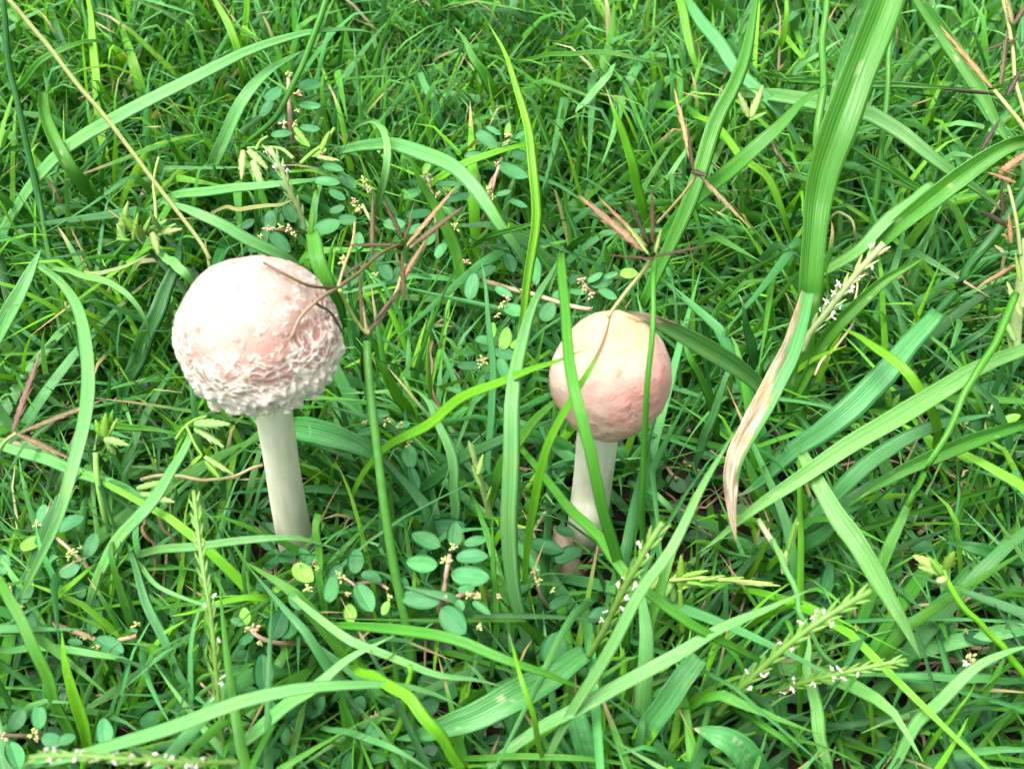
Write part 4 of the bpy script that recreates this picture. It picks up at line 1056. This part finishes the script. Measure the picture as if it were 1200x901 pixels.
def sedge(label, stalks, spikes, group='brown sedge heads', name='sedge_head', cat='sedge head', meshes=SPK, part='spikelet'):
    """stalks: (points, heights, width, colour); spikes: (x0,y0,h0,x1,y1,h1,width,colour)"""
    SID[0] += 1; r = random.Random(SID[0]*7)
    x0, y0 = stalks[0][0][0]; root = empty(name, P(x0, y0, stalks[0][1][0])); tag(root, label, cat, group)
    for s in stalks: stalk_part(root, *s)
    for (xa, ya, ha, xb, yb, hb, w_, c) in spikes: put_spike(root, P(xa, ya, ha), P(xb, yb, hb), w_, c, r, meshes, part)
    return root
SGN = (.055, .21, .025)
sedge('sedge head of three brown-pink spikelets at the left edge',
      [([(-15,565),(-5,540),(4,520),(18,508)], (3, 4, 5), 5, (.3,.42,.14))],
      [(15,505,5,47,413,6.2,15,(.2,.13,.075)),(26,506,5,125,467,6,16,(.22,.14,.08)),(20,508,5,83,538,4.4,13,(.26,.17,.1))])
sedge('tall sedge with many dark brown spikelets fanned right of the larger cap',
      [([(486,800),(478,740),(462,665),(450,590),(440,510),(432,440),(430,400)], (1, 5, 7.6), 12, SGN),
       ([(430,392),(446,372),(463,345),(474,310)], (7.6, 8, 8.4), 5, TN_), ([(430,392),(426,365),(422,335)], (7.6, 7.9, 8.2), 4, TN_),
       ([(394,337),(378,337),(360,334),(335,322),(309,308)], (100.12,)*5, 4, BR), ([(394,338),(372,352),(352,372),(341,397)], (100.2,100.2,100.14,100.05), 5, (.26,.18,.12)),
       ([(366,352),(374,358),(388,367),(401,389)], (100.1,)*4, 4, BR), ([(396,337),(420,320),(445,298),(470,285)], (9, 8.9, 8.6), 5, BR),
       ([(396,337),(404,310),(413,285),(416,260)], (9, 8.8, 8.4), 4, TN_), ([(398,340),(408,360),(420,380),(430,392)], (9, 8.2, 7.6), 5, GR)],
      [(477,287,8.6,534,219,9.4,11,PK),(482,289,8.6,543,242,9.2,12,BR),(470,287,8.6,405,287,9,9,BR),(471,278,8.6,449,233,9.3,11,BR),(436,298,8.4,437,226,9.2,10,BR),(473,283,8.6,484,253,9.1,9,BR),
       (473,350,8.4,471,294,9.2,10,BR),(470,330,8.4,497,284,9,9,PK),(433,388,7.7,463,350,8.2,9,BR),(440,375,7.9,470,336,8.4,8,BR),(425,383,7.7,421,318,8.4,9,BR),(426,447,6.4,424,412,7.5,9,DK),(440,434,6.6,431,412,7.4,9,DK),(480,290,8.6,520,262,8.8,9,PK),(404,322,8.9,430,304,9,8,DK)])
sedge('pink and brown sedge head standing above the smaller cap',
      [([(712,372),(717,365),(733,343),(750,322),(764,303)], (8.8, 9.2, 9.8), 5, (.34,.30,.14))],
      [(755,294,9.8,678,229,10.6,15,PK),(757,288,9.8,702,232,10.6,13,PK),(760,284,9.8,736,234,10.5,8,DK),(765,284,9.8,764,222,10.8,8,BR),(767,304,9.8,712,299,10.2,9,BR),(766,301,9.8,832,287,10.4,8,DK),(760,298,9.8,733,262,10.2,8,GR),(768,296,9.8,775,268,10.2,7,GR)])
sedge('thin sedge head with two straw-brown spikelets right of the bright stiff blade',
      [([(770,262),(790,240),(805,222),(817,204)], (6, 7, 7.8), 4, TN_)],
      [(812,195,7.9,790,104,9,10,TN_),(820,206,7.8,876,264,7,9,TN_),(810,201,7.9,829,206,8,10,DK),(812,200,7.9,806,150,8.6,7,DK)])
sedge('large brown and pink sedge head in the upper right corner',
      [([(1212,175),(1200,150),(1183,128),(1165,106)], (7, 7.6, 8), 6, (.36,.36,.14)), ([(1203,140),(1190,95),(1187,60),(1180,20),(1172,-12)], (7.4, 8, 8.4), 5, (.36,.36,.14))],
      [(1162,103,8,1102,31,9,14,PK),(1163,110,8,1102,104,8.6,12,DK),(1192,46,8.2,1152,60,8.4,11,BR),(1173,100,8,1181,32,8.8,10,BR),(1187,28,8.3,1176,-14,9,11,TN_),(1180,112,8,1197,80,8.5,11,DK),(1150,176,7.4,1172,140,7.8,9,DK),(1188,30,8.3,1212,-8,9,9,BR)])
sedge('ragged sedge head half out of the frame at the right edge',
      [([(1196,300),(1192,265),(1186,235),(1180,213)], (6, 6.8, 7.4), 5, (.3,.34,.14))],
      [(1171,203,7.4,1208,176,8,16,PK),(1190,214,7.4,1157,202,7.8,9,TN_),(1180,264,6.8,1148,246,7.2,12,DK),(1176,252,7,1173,216,7.6,10,DK),(1191,206,7.4,1165,196,7.9,7,TN_),(1185,285,6.6,1182,250,7.2,9,PK)])
sedge('single tan dry spikelet below the ragged sedge head at the right edge',
      [([(1215,298),(1200,306),(1186,313)], (5, 5.1, 5.2), 4, TN_)], [(1187,312,5.2,1145,337,5.4,8,TN_)])

# ------------------------------------------------------------------ green bud clusters
LB = (.20, .38, .08); LB2 = (.27, .42, .12); YG = (.17, .38, .04)
def buds(label, stalks, spikes): return sedge(label, stalks, spikes, 'pale green unopened flower heads', 'bud_cluster', 'flower bud', BUD, 'bud')
buds('crowded pale green bud cluster left of the straw-coloured stalk, above the larger cap',
     [([(118,318),(135,300),(146,288),(158,280)], (2, 3, 4.4), 7, SGN), ([(183,262),(182,240),(180,212),(186,184)], (4.6, 5, 5.6), 4, GR)],
     [(148,285,4.5,137,262,5,13,LB),(140,280,4.5,150,236,5.4,14,LB),(156,280,4.6,162,250,5.4,14,YG),(165,280,4.6,178,252,5.3,14,LB),(172,275,4.6,195,258,5,15,LB),(176,280,4.5,206,262,4.8,14,LB2),(160,272,4.8,140,250,5.4,12,YG),(178,272,4.8,186,298,4.4,14,LB2),(184,274,4.6,214,268,4.8,11,LB2),(168,282,4.6,160,262,5.4,13,LB),(186,268,4.8,176,248,5.5,12,LB),(152,282,4.6,136,280,4.8,11,YG)])
buds('three pale hanging buds at the end of the leaning thin stalk',
     [([(344,186),(330,175),(312,173),(290,174)], (4.6, 4.8, 5), 5, LB), ([(352,192),(365,180),(380,168),(392,150)], (4.4, 4.8, 5.2), 5, YG), ([(300,176),(305,166),(314,160)], (5, 5.1, 5.2), 4, YG)],
     [(285,176,5.1,283,211,4.6,12,LB2),(291,176,5.1,314,198,4.8,15,LB2),(296,188,5,308,222,4.5,14,LB2),(372,184,4.8,398,188,4.7,10,LB2),(345,150,4.9,362,172,4.8,10,YG),(376,176,4.8,386,154,5.2,10,YG)])
buds('small spiky green bud tuft left of the arching blade end, by the brown spikelets',
     [([(132,640),(122,600),(114,560),(112,530)], (1, 3, 4), 8, (.22,.44,.09))],
     [(122,512,4,124,484,4.6,15,YG),(126,510,4,138,490,4.4,13,LB),(118,510,4,112,492,4.4,12,YG),(122,514,4,152,522,3.9,14,LB2),(124,516,4,136,532,3.6,12,LB2),(128,505,4,132,480,4.6,9,YG)])
buds('loose green buds hanging below the left rim of the larger cap',
     [([(206,515),(215,502),(228,492),(242,488)], (3.6, 3.9, 4.2), 4, YG), ([(218,498),(228,520),(237,534)], (3.9, 3.8, 3.6), 4, YG)],
     [(228,496,4.2,270,497,4.4,17,LB),(232,503,4,263,524,3.8,13,LB2),(236,534,3.8,218,550,3.4,12,YG),(240,535,3.8,274,556,3.5,11,LB2),(241,540,3.7,259,562,3.4,10,YG),(228,502,4,240,510,3.9,10,YG)])
buds('pair of pale buds lying at the left above the long green flower spike',
     [([(152,590),(160,580),(170,572)], (2, 2.6, 3), 4, LB)],
     [(160,572,3,200,563,3.2,12,LB),(172,582,3,205,588,3,13,LB2),(160,578,3,190,582,3.1,10,LB)])
buds('toothed bright green leaflet tuft on the narrow stem in the lower right',
     [([(1109,680),(1108,674),(1106,668)], (4.4, 4.5, 4.6), 6, YG)],
     [(1104,668,4.6,1070,651,5,20,LB2),(1103,670,4.6,1076,664,4.8,15,LB2),(1108,666,4.6,1118,646,5.2,16,YG),(1107,676,4.5,1098,682,4.5,16,LB2),(1104,672,4.6,1090,654,5,14,YG)])
buds('two pale slender buds right of the dark leaning blade in the upper right',
     [([(883,170),(882,155),(880,140)], (2, 3.4, 4.2), 4, YG)],
     [(878,138,4.2,865,108,4.8,12,LB2),(880,138,4.2,894,100,4.8,12,LB2),(882,140,4.2,898,132,4.5,9,LB)])
buds('fat yellow-green pods right of the white-tipped flower spike beside the smaller stem',
     [([(800,740),(798,715),(797,690)], (1.4, 2.2, 2.8), 7, YG), ([(797,690),(815,684),(840,683)], (2.8, 3, 3.2), 5, YG)],
     [(798,690,2.8,798,650,3.6,17,YG),(776,700,2.6,793,672,3,14,LB),(762,690,2.4,787,668,2.8,13,LB),(800,684,2.9,822,676,3.2,11,YG),(815,684,3,860,682,3.4,8,YG),(790,704,2.4,786,680,2.9,14,LB)])
buds('seedy spikelet row lying level below the curled tip of the withered leaf',
     [([(785,680),(820,677),(860,680),(905,684)], (3, 3.4, 3.4), 5, (.3,.42,.1))],
     [(800,675,3.2,830,668,3.5,9,YG),(820,680,3.3,850,674,3.5,9,YG),(842,680,3.4,872,676,3.5,8,YG),(862,682,3.4,915,686,3.4,7,LB2),(805,682,3.2,838,686,3.2,8,YG)])
buds('small bright bud in the fork of blades right of the withered leaf',
     [([(1048,492),(1046,482),(1042,475)], (2, 2.6, 3), 4, YG)], [(1042,476,3,1040,453,3.6,17,YG),(1045,478,3,1054,462,3.4,10,LB)])
buds('upright pale green leafy stem with cream buds at the right edge',
     [([(1190,420),(1190,390),(1193,360),(1198,320),(1204,280)], (3, 4.6, 6), 15, (.34,.46,.18))],
     [(1190,400,4.2,1176,372,4.6,12,LB),(1196,370,4.8,1180,330,5.4,11,LB2),(1198,360,5,1208,330,5.4,11,LB2),(1190,420,3.6,1180,392,4.2,10,LB2),(1196,330,5.4,1190,296,6,10,LB)])
buds('small green sprig forking beside the sedge stalk in the middle, short and knobbly',
     [([(575,606),(568,580),(560,552),(552,522)], (2, 3.6, 4.6), 8, (.32,.44,.14))],
     [(564,570,3.8,553,545,4.3,9,LB),(560,556,4.2,566,532,4.6,9,LB2),(556,538,4.5,549,516,4.9,9,LB2),(570,588,3.2,576,570,3.8,9,LB)])
buds('split pale sprout below the withered leaf tip, cut at the top',
     [([(920,672),(917,655),(908,640),(888,608)], (3.2, 3.4, 3.8), 9, (.40,.48,.24)), ([(918,655),(928,636),(934,612)], (3.4, 3.8, 4.4), 6, (.34,.48,.12))],
     [(924,645,3.8,934,605,4.6,8,YG),(919,668,3.2,921,645,3.6,12,LB2)])

# ------------------------------------------------------------------ green flower spikes with white anthers
def anther_spike(label, pts, h, wpx, col, nan, group='green flower spikes with white anthers', dens=None, acol=(.78,.71,.68)):
    SID[0] += 1; r = random.Random(SID[0]*13)
    W = path(pts, h); C, L = spline(W, 40); k = pxcm(W[0])
    root = empty('flower_spike', W[0]); tag(root, label, 'flower spike', group)
    v, f, uv, tn = tube_mesh(C, lambda t: wpx*k*.26, 7, (1, 1, 1, 1), 3)
    o = mesh_obj('stalk', v, f, M_STEM, W[0], root); o.color = (*[c*.8 for c in col], 1)
    n = int(len(C)*.85); step = 1
    i = 3; sd = 1
    nb = max(8, int(L/(wpx*k*.75)))
    for j in range(nb):
        t = .12+.86*j/nb; c = C[min(39, int(t*40))]; T = (C[min(40, int(t*40)+1)]-c).normalized()
        toc = (CAM-c).normalized(); s = T.cross(toc).normalized()
        sd = -sd; d = (T*1.0+s*sd*.32+toc*r.uniform(-.1, .3)).normalized()
        ln = wpx*k*r.uniform(1.3, 1.7)
        a = c + s*sd*wpx*k*.12
        put_spike(root, a, a+d*ln, wpx*.46, col, r, BUD, 'floret')
    for j in range(int(nan*.7)):
        t = r.uniform(*(dens or (.2, .95))); c = C[int(t*40)]; T = (C[min(40, int(t*40)+1)]-C[max(0, int(t*40)-1)]).normalized()
        toc = (CAM-c).normalized(); s = T.cross(toc).normalized()
        p = c + s*r.choice((-1, 1))*wpx*k*r.uniform(.3, .62) + toc*wpx*k*r.uniform(0, .5)
        x, y, _ = proj(p); sc_ = r.uniform(5, 8)*k*.6
        q = Quaternion((r.random(), r.random(), r.random()), r.uniform(0, 6))
        shared('anther', ANTH[j % 3], Matrix.LocRotScale(p, q, Vector((sc_, sc_, sc_*1.5))), root, acol)
    return root
ANTH = [cluster_data(40+i, 5, M_ANTHER) for i in range(3)]
FG = (.15, .31, .05)
anther_spike('long upright green flower spike in front of the lower left herbs', [(265,893),(258,840),(252,770),(246,715),(240,680),(233,630),(227,575)], (2, 5, 6), 11, FG, 14, dens=(.1, .7))
anther_spike('blurred whitish flower spike lying along the bottom left edge', [(280,893),(220,893),(150,889),(90,885),(35,887)], (7, 8, 8), 11, FG, 30)
anther_spike('short flower spike with white anthers beside the smaller stem', [(690,768),(708,738),(722,708),(733,686),(748,660),(762,635),(777,612)], (3, 5.6, 7), 15, FG, 15)
anther_spike('thick curved flower spike with white anthers, upper of the two in the lower right', [(840,838),(862,812),(887,788),(912,765),(940,742),(975,718),(1021,692)], (2, 4.6, 5.4), 15, FG, 18)
anther_spike('slim flower spike with white anthers, lower of the two in the lower right', [(905,812),(930,803),(958,795),(985,789),(1015,782),(1062,773)], (2, 3.8, 4.2), 11, FG, 16, dens=(.1, .8))
anther_spike('pinkish white flower spike behind the broad crossing blades right of the tallest blade', [(940,412),(950,390),(966,370),(985,345),(1003,322),(1018,305),(1036,285)], (3, 5, 6.4), 15, (.36,.46,.2), 22)
anther_spike('stout sprout with white hairs at its tip above the larger cap', [(358,268),(352,250),(345,235),(337,220),(331,203),(324,188),(316,172)], (4.6, 6, 7), 11, (.36,.50,.2), 10, dens=(.7, .98))
